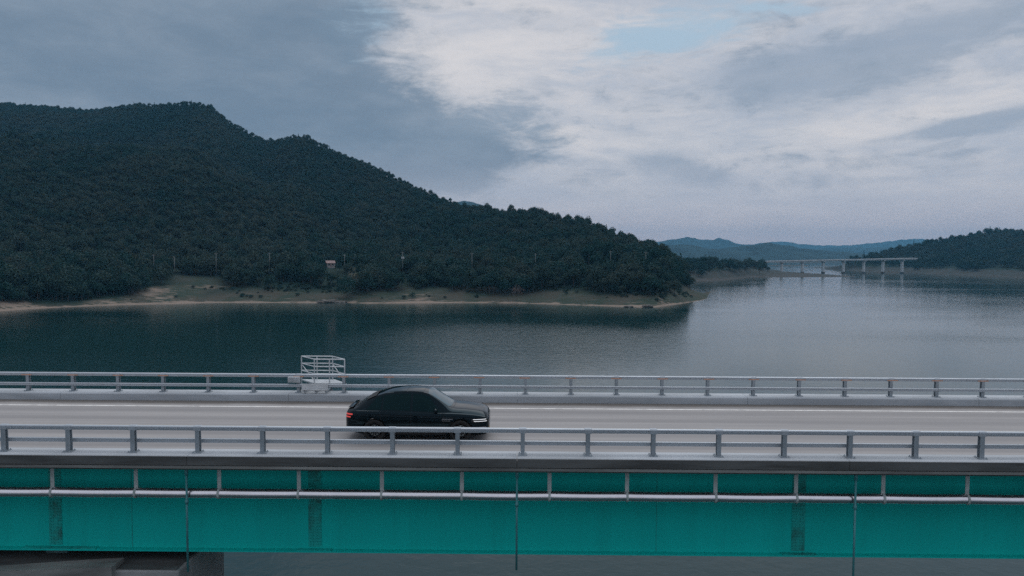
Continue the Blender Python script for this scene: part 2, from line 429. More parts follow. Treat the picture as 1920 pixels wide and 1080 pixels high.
# ================================================================== SETTING: the wooded mountain on the left
TREE_H = 7.5
sky_k = [(-700, 230, 1300), (-400, 212, 1280), (-200, 198, 1250), (0, 190, 1200), (60, 193, 1200), (130, 200, 1200), (170, 203, 1180), (215, 198, 1150), (260, 191, 1120),
         (300, 194, 1100), (335, 188, 1090), (360, 188, 1080), (385, 191, 1070), (400, 196, 1060), (430, 220, 1050), (470, 245, 1040), (500, 258, 1030),
         (525, 257, 1000), (550, 251, 975), (572, 247, 960), (600, 262, 950), (640, 283, 930), (700, 305, 900), (740, 325, 880), (800, 355, 840),
         (860, 378, 800), (905, 385, 770), (950, 388, 740), (1000, 390, 700), (1050, 402, 670), (1100, 408, 640), (1130, 422, 620),
         (1180, 441, 590), (1230, 459, 560), (1262, 482, 540), (1282, 508, 530), (1296, 530, 520), (1308, 548, 510), (1320, 553, 512), (1335, 545.6, 570)]
ka = np.array([tan_of(u) for u, v, d in sky_k])
kz = np.array([at(u, v, d)[2] for u, v, d in sky_k]); kr = np.array([d for u, v, d in sky_k], float)
kz = np.where(np.array([u for u, v, d in sky_k]) < 1290, kz - TREE_H * 1.0, kz)
kz[-4:] = (4.0, 2.6, 1.4, 0.2)
shore_k = [(-700, 640), (-300, 610), (0, 583.6), (60, 579), (120, 576), (180, 573.5), (233, 571.7), (320, 570), (400, 567.5), (500, 567.5), (595, 568), (640, 567), (690, 569), (850, 568), (920, 568),
           (1000, 569.5), (1080, 572), (1150, 574.5), (1200, 576), (1232, 576), (1267, 571), (1300, 566), (1318, 563), (1327, 560)]
sa = [tan_of(u) for u, v in shore_k]; sr = [depth_of(on_plane(u, v)) for u, v in shore_k]
sa += [tan_of(1331), tan_of(1335.5)]; sr += [540, 568]
sa, sr = np.array(sa), np.array(sr)
back_a = np.array([tan_of(u) for u in (-700, 900, 1200, 1270, 1297, 1311, 1325, 1335.5)])
back_r = np.array([2600, 1500, 900, 720, 670, 640, 606, 572.0])
def hill_left(a, r):
    r0, rr, zr, r1 = np.interp(a, sa, sr), np.interp(a, ka, kr), np.interp(a, ka, kz), np.interp(a, back_a, back_r)
    x, y = world_xy(a, r)
    wob = (fbm(x * 0.03 + 5, y * 0.03, 3) - 0.5) * 14 * sstep(a, tan_of(1330), tan_of(1290)) * sstep(-a, -tan_of(1270), -tan_of(1250))
    q = r - r0 + (fbm(x * 0.06, y * 0.06 + 40, 3) - 0.5) * 5 * sstep(r - r0, 2, 12)
    bank = np.interp(q, [-60, 0, 4, 28, 58, 85, 110], [-5, 0, 0.7, 6.5, 13.0, 17.5, 19.0])
    rb = r0 + 95
    t = np.clip((r - rb) / np.maximum(rr - rb, 30), 0, 1)
    zb = 17.8
    p = 1.12
    up = zb + (zr - zb) * t ** p
    # spurs and gullies running down the face
    spur = (fbm(x * 0.0062 + 1.3, y * 0.0034, 4) - 0.5) * 2.0
    up = up + spur * np.maximum(zr - 40, 0) * 0.6 * np.sin(PI * t) ** 1.1 * (1 - 0.75 * t)
    up = up + (fbm(x * 0.03, y * 0.03, 3) - 0.5) * 7 * np.sin(PI * t)
    front = np.where(q < 95, np.minimum(bank, np.maximum(zr, bank * 0 + 0.3) + 2 * t), np.maximum(up, 0))
    front = np.where(q < 95, np.minimum(bank, zr * np.clip(q / np.maximum(rr - r0, 8), 0, 1) ** 0.8 + 30 * (zr > 30)), front)
    z = np.where(r <= rr, front, zr - (r - rr) * 0.42)
    z = np.minimum(z, np.where(r1 - r > 0, (r1 - r) * (0.16 + 0.6 * sstep(-a, -tan_of(1180), -tan_of(900))), (r1 - r) * 0.2))
    return np.maximum(z, -3.5)
aa = np.unique(np.concatenate([np.linspace(tan_of(-700), tan_of(-60), 90), np.linspace(tan_of(-60), tan_of(1280), 420), np.linspace(tan_of(1280), tan_of(1345), 60)]))
tt = np.concatenate([np.linspace(-45, 0, 8)[:-1], np.linspace(0, 40, 26)[:-1], np.linspace(40, 130, 30)[:-1], np.linspace(130, 1000, 110)])
A = np.repeat(aa[:, None], len(tt), 1)
R0 = np.interp(aa, sa, sr)[:, None]
RR = R0 + tt[None, :]
X, Y = world_xy(A, RR)
Z = hill_left(A, RR)
sand = np.exp(-((RR - R0) / 3.5) ** 2) * 0.75
def sand_patch(z, u, v, su, sd_, k):
    p = on_plane(u, v, 0.8 if v > 560 else 3.5); a0, r_ = local_ar(p[0], p[1])
    return z + k * np.exp(-((A - a0) / (su / F_PX)) ** 2 - ((RR - r_) / sd_) ** 2)
for u, v, su, sd_, k in ((10, 572, 60, 26, 0.9), (180, 568, 70, 10, 0.8), (285, 553, 45, 16, 0.7), (205, 549, 16, 7, 0.7), (390, 550, 40, 7, 0.5), (360, 566, 70, 5, 0.4),
                         (780, 556, 45, 14, 0.45), (1240, 569, 60, 8, 0.35), (1190, 572, 50, 6, 0.3), (90, 566, 55, 18, -0.8), (210, 560, 40, 7, -0.4)):
    sand = sand_patch(sand, u, v, su, sd_, k)
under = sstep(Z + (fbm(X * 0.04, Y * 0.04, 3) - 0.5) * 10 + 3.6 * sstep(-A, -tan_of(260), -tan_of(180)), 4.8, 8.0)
lawn_p = on_plane(372, 522, 12.0); lawn_a, lawn_r = local_ar(lawn_p[0], lawn_p[1])
def lawn(a, r): return np.exp(-((a - lawn_a) / (48 / F_PX)) ** 4 - ((r - lawn_r) / 14) ** 4)
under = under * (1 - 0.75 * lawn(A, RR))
sand = np.where(Z < 9, sand, 0)
mo = obj('mountain', grid_mesh('mountain', X, Y, Z, m_shore, (sand, under)))
tag(mo, 'dark wooded mountain rising from the grassy lake shore', kind='structure')

# ================================================================== SETTING: low spit with a bank behind the point
sp_shore = [(1150, 745), (1230, 752), (1297, 768), (1350, 800), (1380, 850), (1395, 885), (1405, 925), (1420, 930), (1500, 950), (1560, 970), (1607, 985)]
sp_back = [(1150, 1500), (1300, 1500), (1380, 1450), (1440, 1330), (1470, 1210), (1495, 1150), (1540, 1075), (1580, 1020), (1607, 988)]
pa = np.array([tan_of(u) for u, r in sp_shore]); pr = np.array([r for u, r in sp_shore], float)
qa = np.array([tan_of(u) for u, r in sp_back]); qr = np.array([r for u, r in sp_back], float)
pl_a = np.array([tan_of(u) for u in (1150, 1300, 1390, 1425, 1440, 1470, 1610)]); pl_z = np.array([16, 13, 10.5, 9, 5.0, 2.2, 0.9])
def spit(a, r):
    r0, r1, zp = np.interp(a, pa, pr), np.interp(a, qa, qr), np.interp(a, pl_a, pl_z)
    x, y = world_xy(a, r)
    q = r - r0 + (fbm(x * 0.02, y * 0.02, 3) - 0.5) * 12 * sstep(r - r0, 4, 20)
    z = np.interp(q, [-40, 0, 6, 70, 150], [-4, 0, 0.8, 0.85, 1.0])
    z = np.where(q > 6, 0.8 + (zp - 0.8) * sstep(q, 4, 85) + (fbm(x * 0.03, y * 0.03, 3) - 0.5) * 1.2 * sstep(q, 6, 30) * (zp > 1.5), z)
    z = np.minimum(z, np.minimum(zp + 2, np.where(r1 - r > 0, (r1 - r) * 0.08, (r1 - r) * 0.2)))
    return np.maximum(z, -3.5)
aa2 = np.linspace(tan_of(1150), tan_of(1620), 170)
tt2 = np.concatenate([np.linspace(-30, 100, 40)[:-1], np.linspace(100, 760, 60)])
A2 = np.repeat(aa2[:, None], len(tt2), 1); RR2 = np.interp(aa2, pa, pr)[:, None] + tt2[None, :]
X2, Y2 = world_xy(A2, RR2); Z2 = spit(A2, RR2)
so = obj('shore_spit', grid_mesh('shore_spit', X2, Y2, Z2, m_shore_far, (np.exp(-((RR2 - np.interp(aa2, pa, pr)[:, None]) / 9) ** 2) * 0.6 + 0.5 * (Z2 < 2.4), sstep(Z2, 8.0, 11))))
tag(so, 'low bare spit reaching into the lake behind the wooded point', kind='structure')

# ================================================================== SETTING: wooded hill on the right
rh_sky = [(1545, 507, 1290), (1561, 503, 1300), (1575, 492, 1310), (1590, 484, 1330), (1620, 478, 1360), (1650, 471, 1390), (1690, 463, 1410), (1720, 456, 1420), (1760, 449.5, 1420), (1800, 443, 1420),
          (1830, 437, 1410), (1858, 431.5, 1400), (1885, 431, 1400), (1920, 434, 1390), (1990, 425, 1380), (2100, 415, 1380), (2300, 420, 1350), (2500, 430, 1300)]
rh_sh = [(1545, 505), (1561, 505), (1600, 508), (1650, 510.8), (1690, 511.8), (1720, 512.7), (1800, 516), (1860, 518), (1920, 521), (2000, 528), (2200, 540), (2500, 560)]
ha = np.array([tan_of(u) for u, v, d in rh_sky]); hz = np.array([at(u, v, d)[2] for u, v, d in rh_sky]); hr = np.array([d for u, v, d in rh_sky], float)
hz = np.maximum(np.where(ha > tan_of(1570), hz - TREE_H, hz), 0.6)
ga = np.array([tan_of(u) for u, v in rh_sh]); gr_ = np.array([depth_of(on_plane(u, v)) for u, v in rh_sh])
hr = np.maximum(hr, np.interp(ha, ga, gr_) + 15)
def hill_right(a, r):
    r0, rr, zr = np.interp(a, ga, gr_), np.interp(a, ha, hr), np.interp(a, ha, hz)
    x, y = world_xy(a, r)
    q = r - r0
    bank = np.interp(q, [-60, 0, 5, 40], [-5, 0, 0.8, 6.0])
    t = np.clip((q - 40) / np.maximum(rr - r0 - 40, 10), 0, 1)
    up = 6.0 + (zr - 6.0) * t + (fbm(x * 0.01, y * 0.006, 4) - 0.5) * 26 * np.sin(PI * t)
    z = np.where(q < 40, np.minimum(bank, zr * np.clip(q / np.maximum(rr - r0, 8), 0, 1) ** 0.7 + 20 * (zr > 14)), np.minimum(up, np.maximum(zr * 1.2, 0.5)))
    z = np.where(r <= rr, z, zr - (r - rr) * 0.3)
    return np.maximum(z, -3.5)
aa3 = np.linspace(tan_of(1545), tan_of(2500), 240)
tt3 = np.concatenate([np.linspace(-40, 60, 24)[:-1], np.linspace(60, 620, 70)])
A3 = np.repeat(aa3[:, None], len(tt3), 1); RR3 = np.interp(aa3, ga, gr_)[:, None] + tt3[None, :]
X3, Y3 = world_xy(A3, RR3); Z3 = hill_right(A3, RR3)
ho = obj('hill', grid_mesh('hill', X3, Y3, Z3, m_shore_far, (0.55 * np.exp(-((RR3 - np.interp(aa3, ga, gr_)[:, None]) / 14) ** 2), sstep(Z3, 7, 10))))
tag(ho, 'low wooded hill on the right bank behind the far bridge', kind='structure')

# ================================================================== SETTING: blue ranges far off
def far_range(label, knots, d0, wd, seed, u0, u1, rough=0.10, n=220):
    a = np.linspace(tan_of(u0), tan_of(u1), n); kk = np.array([tan_of(k[0]) for k in knots])
    zr = np.interp(a, kk, [at(k[0], k[1], d0)[2] for k in knots])
    s_ = np.linspace(-1, 1, 41)
    A_ = np.repeat(a[:, None], 41, 1); R_ = d0 + s_[None, :] * wd
    X_, Y_ = world_xy(A_, R_)
    prof = (1 - np.abs(s_)[None, :]) ** 1.1
    Z_ = zr[:, None] * prof * (1 + (fbm(X_ / wd * 3 + seed, Y_ / wd * 2.2, 4) - 0.5) * 0.8 * np.sin(PI * np.abs(s_))[None, :])
    Z_ += (fbm(X_ * 0.022 + seed, Y_ * 0.022, 3) - 0.5) * rough * zr.max() * prof
    o = obj('distant_mountains', grid_mesh('distant_mountains', X_, Y_, Z_ - 1.5, m_range))
    return tag(o, label, kind='structure')
far_range('palest and farthest blue mountain ridge on the horizon', [(1380, 462), (1430, 455), (1470, 452.5), (1500, 457), (1540, 460), (1580, 460.5), (1620, 457), (1650, 454), (1690, 449.5), (1720, 447.5), (1740, 448.5), (1770, 454), (1850, 458), (2000, 452)], 8000, 850, 3.0, 1360, 2100)
far_range('twin-peaked blue mountain ridge above the low spit', [(1150, 458), (1235, 452), (1265, 448.5), (1290, 443), (1310, 448.5), (1332, 450), (1350, 446), (1365, 449.5), (1385, 457), (1410, 459), (1460, 463), (1530, 466), (1560, 464.5), (1600, 464), (1660, 463), (1720, 468)], 6000, 800, 8.0, 1120, 1760)
far_range('darker blue wooded ridge behind the far bridge', [(1200, 466), (1250, 461), (1275, 457), (1300, 459), (1330, 466), (1345, 467), (1380, 462), (1410, 459), (1437, 455), (1460, 457), (1480, 460), (1500, 465), (1540, 468), (1580, 472), (1620, 476), (1700, 478)], 3300, 420, 5.0, 1180, 1740, 0.10, 300)
far_range('small blue peak showing over the wooded ridge', [(780, 400), (840, 382), (868, 376.5), (885, 378.5), (905, 384), (960, 400)], 3300, 400, 2.0, 770, 970, 0.04, 80)
# mud banks in the water beyond the far bridge
for (u0, u1, v0, v1, lab) in ((1436, 1520, 496.5, 499.5, 'thin mud bank in the water under the far bridge, left of the hill'), (1522, 1600, 499.5, 502.5, 'thin mud bank beside the foot of the right hill'),
                              (1440, 1640, 490.2, 494.0, 'pale flat shore at the far end of the lake')):
    pts_n, pts_f = [], []
    for i in range(25):
        u = u0 + (u1 - u0) * i / 24; e = math.sin(PI * i / 24) ** 0.5; vm = (v0 + v1) / 2
        pts_n.append(on_plane(u, vm + e * (v1 - vm) * (0.8 + 0.3 * random.random()))); pts_f.append(on_plane(u, vm - e * (vm - v0) * (0.8 + 0.3 * random.random())))
    A_ = np.array(pts_n); B_ = np.array(pts_f); s_ = np.linspace(0, 1, 9)[None, :, None]
    PP = A_[:, None, :] * (1 - s_) + B_[:, None, :] * s_
    hgt = np.sin(PI * np.linspace(0, 1, 9))[None, :] * np.sin(PI * np.linspace(0, 1, 25))[:, None] ** 0.5 * 1.6 - 0.15
    o = obj('mud_bank', grid_mesh('mud_bank', PP[..., 0], PP[..., 1], hgt, m_shore_far, (hgt * 0 + 0.4, hgt * 0)))
    tag(o, lab, kind='structure')

# ================================================================== SETTING: road on the bridge
ROAD = 28 - 6.48
L0, L1 = -90.0, 90.0
Y_OUT, Y_IN, Y_FAR, Y_BACK = 21.82, 22.62, 31.58, 32.42
rd = MB().add([(L0, Y_IN - 0.02, ROAD), (L1, Y_IN - 0.02, ROAD), (L1, Y_FAR + 0.02, ROAD), (L0, Y_FAR + 0.02, ROAD)], [(0, 1, 2, 3)]).build('road', m_road)
tag(rd, 'worn grey two-lane road surface across the bridge', kind='structure')
for y, wd, mm, nm in ((30.42, 0.15, m_line, 'edge_line'), (23.35, 0.15, m_line, 'edge_line'), (26.97, 0.13, m_yellow, 'centre_line')):
    MB().add([(L0, y - wd / 2, ROAD + 0.004), (L1, y - wd / 2, ROAD + 0.004), (L1, y + wd / 2, ROAD + 0.004), (L0, y + wd / 2, ROAD + 0.004)], [(0, 1, 2, 3)]).build(nm, mm, rd)

# ================================================================== the bridge
BR = empty('girder_bridge', (0, 27, 0))
tag(BR, 'long road bridge with green steel girder and concrete deck over the lake', 'bridge')
def part(mb, name, mat, parent=BR, **kw):
    o = mb.build(name, mat, parent, **kw)
    if parent is BR: o.location = Vector((0, -27, 0))
    return o
KT = 28 - 6.16          # kerb top
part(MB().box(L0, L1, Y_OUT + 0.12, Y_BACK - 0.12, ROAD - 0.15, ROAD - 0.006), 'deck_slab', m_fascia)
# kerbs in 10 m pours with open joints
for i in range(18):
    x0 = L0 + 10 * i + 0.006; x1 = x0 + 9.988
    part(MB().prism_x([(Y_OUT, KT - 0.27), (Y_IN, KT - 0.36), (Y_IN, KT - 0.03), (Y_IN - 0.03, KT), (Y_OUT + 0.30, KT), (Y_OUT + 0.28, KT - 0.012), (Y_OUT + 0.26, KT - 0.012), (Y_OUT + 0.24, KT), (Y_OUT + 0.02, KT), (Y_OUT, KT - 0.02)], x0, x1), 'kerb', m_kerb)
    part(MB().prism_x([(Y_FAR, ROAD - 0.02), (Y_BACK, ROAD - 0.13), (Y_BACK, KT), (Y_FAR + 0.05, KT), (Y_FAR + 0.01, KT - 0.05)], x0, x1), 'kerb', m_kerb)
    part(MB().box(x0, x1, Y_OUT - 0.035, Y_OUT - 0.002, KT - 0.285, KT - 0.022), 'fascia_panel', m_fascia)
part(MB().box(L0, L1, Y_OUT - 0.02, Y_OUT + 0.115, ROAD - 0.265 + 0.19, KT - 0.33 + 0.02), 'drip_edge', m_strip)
# steel box girders
WEB, GB = 23.30, 28 - 9.66
def girder(y0, y1, label):
    gd = part(MB().box(L0, L1, y0, y1, GB + 0.05, ROAD - 0.152), 'girder', m_green)
    def sub(mb, nm, mat, **kw): return mb.build(nm, mat, gd, **kw)
    sub(MB().box(L0, L1, y0 - 0.20, y1 + 0.20, GB - 0.0, GB + 0.048), 'bottom_flange', m_green)
    sub(MB().box(L0, L1, y0 - 0.16, y0 - 0.003, ROAD - 0.22, ROAD - 0.16), 'top_flange', m_green)
    return gd
g1 = girder(WEB, WEB + 2.2, 'near')
g2 = girder(28.8, 31.0, 'far')
for k, u in enumerate((100, 590, 1495)):
    p = at(u, 980, WEB); x = p[0]
    sp_ = MB().box(x - 0.21, x + 0.21, WEB - 0.016, WEB - 0.002, GB + 0.12, ROAD - 0.45)
    for zz in np.arange(GB + 0.2, ROAD - 0.5, 0.1):
        for dx in (-0.16, -0.07, 0.07, 0.16):
            sp_.box(x + dx - 0.018, x + dx + 0.018, WEB - 0.036, WEB - 0.015, zz - 0.018, zz + 0.018)
    sp_.build('splice_plate', m_green2, g1)
    MB().box(x - 0.55, x + 0.55, WEB - 0.19, WEB - 0.004, GB + 0.049, GB + 0.072).build('flange_splice', m_green2, g1)
# seams of the web plates and stiffeners by the bearing
for u in (1230, 245):
    x = at(u, 1000, WEB)[0]
    MB().box(x - 0.012, x + 0.012, WEB - 0.008, WEB - 0.001, GB + 0.06, ROAD - 0.45).build('weld_seam', m_green2, g1)
for u in (66, 158):
    x = at(u, 1020, WEB)[0]
    MB().box(x - 0.38, x + 0.38, WEB - 0.17, WEB - 0.004, GB + 0.049, GB + 0.075).build('flange_plate', m_green2, g1)
# pier with its broad cap, shear block and bearings
CAPZ = GB - 0.42
xc0, xc1 = at(-160, 1075, 22.6)[0], at(333, 1062, 22.6)[0]
cap = part(MB().prism_x([(22.6, -4), (26.15, -4), (26.15, CAPZ), (22.6, CAPZ)], xc0, xc1), 'pier', m_pier, bevel=0.05)
MB().prism_x([(26.16, CAPZ - 1.3), (31.9, CAPZ - 1.3), (31.9, CAPZ), (26.16, CAPZ)], xc0 + 1.2, xc1 - 1.2).build('cross_beam', m_pier, cap)
MB().box(xc0 + 0.05, xc1 - 0.12, 22.66, 26.1, CAPZ + 0.002, CAPZ + 0.03).build('pier_top_shade', m_fascia, cap)  # dark slab added on the pier top, its colour standing for under-deck shade
# curved concrete haunch seen on the cap
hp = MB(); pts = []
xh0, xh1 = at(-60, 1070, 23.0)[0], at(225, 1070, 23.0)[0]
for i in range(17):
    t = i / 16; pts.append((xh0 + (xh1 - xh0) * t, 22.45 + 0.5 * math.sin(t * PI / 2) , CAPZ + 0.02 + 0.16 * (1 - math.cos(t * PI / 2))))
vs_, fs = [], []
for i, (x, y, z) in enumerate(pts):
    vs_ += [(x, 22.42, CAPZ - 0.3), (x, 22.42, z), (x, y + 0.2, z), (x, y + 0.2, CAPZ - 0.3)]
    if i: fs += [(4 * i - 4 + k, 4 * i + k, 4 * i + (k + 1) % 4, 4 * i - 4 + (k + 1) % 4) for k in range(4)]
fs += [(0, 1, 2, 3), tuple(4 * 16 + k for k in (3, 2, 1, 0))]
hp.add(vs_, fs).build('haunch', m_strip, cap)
for y in (24.2, 29.9):
    xb = at(108, 1060, 24.0)[0]
    bb = MB().box(xb - 0.36, xb + 0.36, y - 0.36, y + 0.36, CAPZ - 0.01, CAPZ + 0.16).box(xb - 0.27, xb + 0.27, y - 0.27, y + 0.27, CAPZ + 0.155, CAPZ + 0.30)
    bb.tube((xb, y, CAPZ + 0.30), (xb, y, GB), 0.2, n=16).build('bearing', m_bearing, cap)
for dx in (46, -46):       # next piers, so that the bridge stands
    c2 = share(cap, (dx, -27, 0)); c2.parent = BR

# ================================================================== railings
RT = 28 - 5.33
def railing(yc, side, label, xph, tape):
    """side = -1: outer face towards the camera; +1: the far parapet"""
    root = empty('bridge_railing', (0, yc, KT)); tag(root, label, 'railing')
    H = RT - KT
    # post: web plate with two flanges, sloped foot and base plate
    pm_ = MB()
    pm_.prism_x([(-0.055, 0.02), (0.075, 0.02), (0.075, 0.25), (0.055, H - 0.16), (-0.055, H - 0.16)], -0.012, 0.012)
    pm_.prism_x([(-0.075, 0.02), (-0.052, 0.02), (-0.052, H - 0.15), (-0.075, H - 0.15)], -0.062, 0.062)
    pm_.prism_x([(0.076, 0.02), (0.098, 0.02), (0.098, 0.26), (0.078, H - 0.15), (0.056, H - 0.15), (0.076, 0.26)], -0.062, 0.062)
    po = pm_.build('post', m_post, root)
    bp = MB().box(-0.13, 0.13, -0.14, 0.14, 0.0, 0.022)
    for sx in (-1, 1):
        for sy in (-1, 1): bp.tube((sx * 0.1, sy * 0.115, 0.022), (sx * 0.1, sy * 0.115, 0.055), 0.014, n=6)
    bo = bp.build('base_plate', m_post, root)
    sl = MB().prism_x([(-0.083, H - 0.15), (0.083, H - 0.15), (0.083, H - 0.03), (0.06, H + 0.006), (-0.06, H + 0.006), (-0.083, H - 0.03)], -0.11, 0.11)
    so_ = sl.build('rail_sleeve', m_alu, root, bevel=0.008)
    first = True
    k0, k1 = int((L0 - xph) / 2) + 1, int((L1 - xph) / 2)
    tp = None
    for k in range(k0, k1):
        x = xph + 2 * k
        if abs(x) > 62: continue
        if first: po.location.x = x; bo.location.x = x; so_.location.x = x; first = False
        else:
            for q in (po, bo, so_): share(q, (x, 0, 0))
        if tape:
            if tp is None: tp = MB().box(-0.23, 0.23, -0.088, -0.0845, H - 0.125, H - 0.085).build('reflective_tape', m_orange, root, loc=(x + 0.0, 0, 0))
            else: share(tp, (x + random.uniform(-0.04, 0.04), 0, 0))
    # extruded rails, 6 m lengths
    top = [(-0.045, H - 0.145), (0.045, H - 0.145), (0.07, H - 0.125), (0.074, H - 0.085), (0.060, H - 0.075), (0.060, H - 0.062), (0.074, H - 0.052), (0.068, H - 0.018), (0.04, H), (-0.04, H), (-0.068, H - 0.018),
           (-0.074, H - 0.052), (-0.060, H - 0.062), (-0.060, H - 0.075), (-0.074, H - 0.085), (-0.07, H - 0.125)]
    hm = H - 0.43; o_ = -0.125 if side > 0 else 0.135; s_m = 1 if side > 0 else -1
    mid = [(-0.03, -0.135), (0.02, -0.135), (0.034, -0.12), (0.034, -0.015), (0.015, 0.0), (-0.02, 0.0), (-0.05, -0.02), (-0.05, -0.055), (-0.035, -0.062), (-0.035, -0.074), (-0.05, -0.082), (-0.05, -0.115)]
    mid = [(o_ + s_m * y, hm + z) for y, z in mid]
    if s_m < 0: mid = mid[::-1]
    t0 = m0 = None
    for i in range(20):
        x = -60 + 6 * i + xph % 2
        if t0 is None:
            t0 = MB().prism_x(top, 0.004, 5.996).build('top_rail', m_alu, root, loc=(x, 0, 0)); m0 = MB().prism_x(mid, 0.004, 5.996).build('mid_rail', m_alu, root, loc=(x, 0, 0))
        else: share(t0, (x, 0, 0)); share(m0, (x, 0, 0))
    return root
xn = at(980, 830, 22.2)[0]; xf = at(900, 720, 31.95)[0]
railing(22.2, -1, 'grey metal railing along the near edge of the bridge', xn, False)
railing(31.95, 1, 'grey metal railing with orange tape along the far edge of the bridge', xf, True)

# ================================================================== pipe slung under the deck edge
PY, PZ, PR = 22.40, 28 - 7.50, 0.158
PIPE = empty('utility_pipe', (0, PY, PZ)); tag(PIPE, 'shiny clad pipe slung in front of the green girder', 'pipe')
hang_u = [95, 253, 410, 560, 716, 866, 1030, 1175, 1340, 1490, 1652, 1808]
hx = [at(u, 935, PY)[0] for u in hang_u]
step = 2.55
hx = [hx[0] - step * k for k in range(12, 0, -1)] + hx + [hx[-1] + step * k for k in range(1, 13)]
for i in range(len(hx) - 1):
    a0, a1 = hx[i], hx[i + 1]
    sag = random.uniform(0.004, 0.014)
    mb = MB(); n = 20; rings = 7; vs_, fs = [], []
    for j in range(rings):
        t = j / (rings - 1); x = a0 + 0.004 + (a1 - a0 - 0.008) * t; z = -sag * 4 * t * (1 - t)
        vs_ += [(x, math.cos(2 * PI * k / n) * PR, z + math.sin(2 * PI * k / n) * PR) for k in range(n)]
        if j: fs += [((j - 1) * n + k, (j - 1) * n + (k + 1) % n, j * n + (k + 1) % n, j * n + k) for k in range(n)]
    mb.add(vs_, fs).build('pipe_section', m_clad, PIPE, smooth=True)
hm_ = MB().box(-0.06, 0.06, -0.02, -0.008, PR * 0.8, ROAD - 0.154 - PZ).box(-0.07, 0.07, -0.07, 0.07, ROAD - 0.19 - PZ, ROAD - 0.1545 - PZ)
cl_ = MB(); n = 20
vs_ = [(sx * 0.035, math.cos(2 * PI * k / n) * r, math.sin(2 * PI * k / n) * r) for r in (PR + 0.002, PR + 0.014) for sx in (-1, 1) for k in range(n)]
fs = []
for k in range(n):
    q = (k + 1) % n
    fs += [(2 * n + k, 2 * n + q, 3 * n + q, 3 * n + k), (k, q, 2 * n + q, 2 * n + k), (n + q, n + k, 3 * n + k, 3 * n + q)]
cl_.add(vs_, fs)
h0 = hm_.build('hanger', m_hang, PIPE, loc=(hx[0], 0, 0)); c0 = cl_.build('clamp', m_hang, PIPE, loc=(hx[0], 0, 0))
for x in hx[1:]: share(h0, (x, 0, 0)); share(c0, (x, 0, 0))

# drain pipes
for u, zb, lab in ((345, 28 - 9.9, 'thin grey drain pipe crossing the green girder above the pier'), (969, 28 - 9.75, 'thin grey drain pipe crossing the green girder below the car'),
                   (1604, 28 - 11.2, 'long thin drain pipe reaching below the green girder on the right')):
    x = at(u, 950, 22.05)[0]; yd = 22.16
    r_ = empty('drain_pipe', (x, yd, zb)); tag(r_, lab, 'drain pipe', 'drain pipes under the deck')
    tz = ROAD - 0.16 - zb
    MB().tube((0, 0, 0), (0, 0, tz), 0.033, n=12).build('downpipe', m_drain, r_, smooth=True)
    MB().tube((0, 0, tz - 0.22), (0, 0, tz - 0.02), 0.055, n=12).build('socket', m_drain, r_, smooth=True)
    MB().tube((0, 0, tz - 1.12), (0, 0, tz - 1.0), 0.054, n=12).build('collar', m_drain, r_, smooth=True)

# ================================================================== inspection cage behind the far railing
cg = empty('inspection_platform', (-8.9, 32.7, ROAD)); tag(cg, 'white steel inspection platform cage behind the far railing', 'platform')
def cgp(mb, nm, mat=m_white): return mb.build(nm, mat, cg, loc=(8.6, -32.7, -ROAD))
ya, yb = 32.55, 33.5
ax0, ax1, bx0, bx1 = -8.82, -7.46, -9.68, -8.24
zt = 23.23
base_z = 21.9
for (x, y) in ((ax0, ya), ((ax0 + ax1) / 2, ya), (ax1, ya), (bx0, yb), ((bx0 + bx1) / 2, yb), (bx1, yb)):
    cgp(MB().tube((x, y, base_z), (x, y, zt), 0.028, n=8), 'post')
for z in (zt, zt - 0.33, zt - 0.66):
    cgp(MB().tube((ax0, ya, z), (ax1, ya, z), 0.026, n=8), 'rail')
    cgp(MB().tube((bx0, yb, z), (bx1, yb, z), 0.026, n=8), 'rail')
    cgp(MB().tube((ax0, ya, z), (bx0, yb, z), 0.024, n=8), 'side_rail')
    cgp(MB().tube((ax1, ya, z), (bx1, yb, z), 0.024, n=8), 'side_rail')
for (p, q) in (((ax0, ya), (bx0, yb)), ((ax1, ya), (bx1, yb))):
    cgp(MB().tube((p[0], p[1], base_z + 0.35), (q[0], q[1], zt - 0.36), 0.018, n=6), 'brace')
cgp(MB().add([(ax0, ya - 0.05, base_z + 0.2), (ax1 + 0.1, ya - 0.05, base_z + 0.2), (bx1 + 0.1, yb, base_z + 0.2), (bx0, yb, base_z + 0.2),
              (ax0, ya - 0.05, base_z + 0.26), (ax1 + 0.1, ya - 0.05, base_z + 0.26), (bx1 + 0.1, yb, base_z + 0.26), (bx0, yb, base_z + 0.26)],
             [(0, 3, 2, 1), (4, 5, 6, 7), (0, 1, 5, 4), (1, 2, 6, 5), (2, 3, 7, 6), (3, 0, 4, 7)]), 'deck_plate')
# step plate bolted over the rail, and its brackets on the kerb
cgp(MB().box(-9.15, -8.0, 31.72, 31.79, 21.96, 22.26), 'step_panel')
cgp(MB().box(-9.15, -8.0, 31.62, 31.72, 22.0, 22.03), 'tread')
for x in (-9.05, -8.55, -8.1): cgp(MB().box(x - 0.03, x + 0.03, 31.70, 32.6, 21.90, 21.955), 'bracket', m_post)
for y in (ya, yb): cgp(MB().box(-9.2, -8.0, y - 0.04, y + 0.04, 21.75, 21.9), 'bearer', m_post)
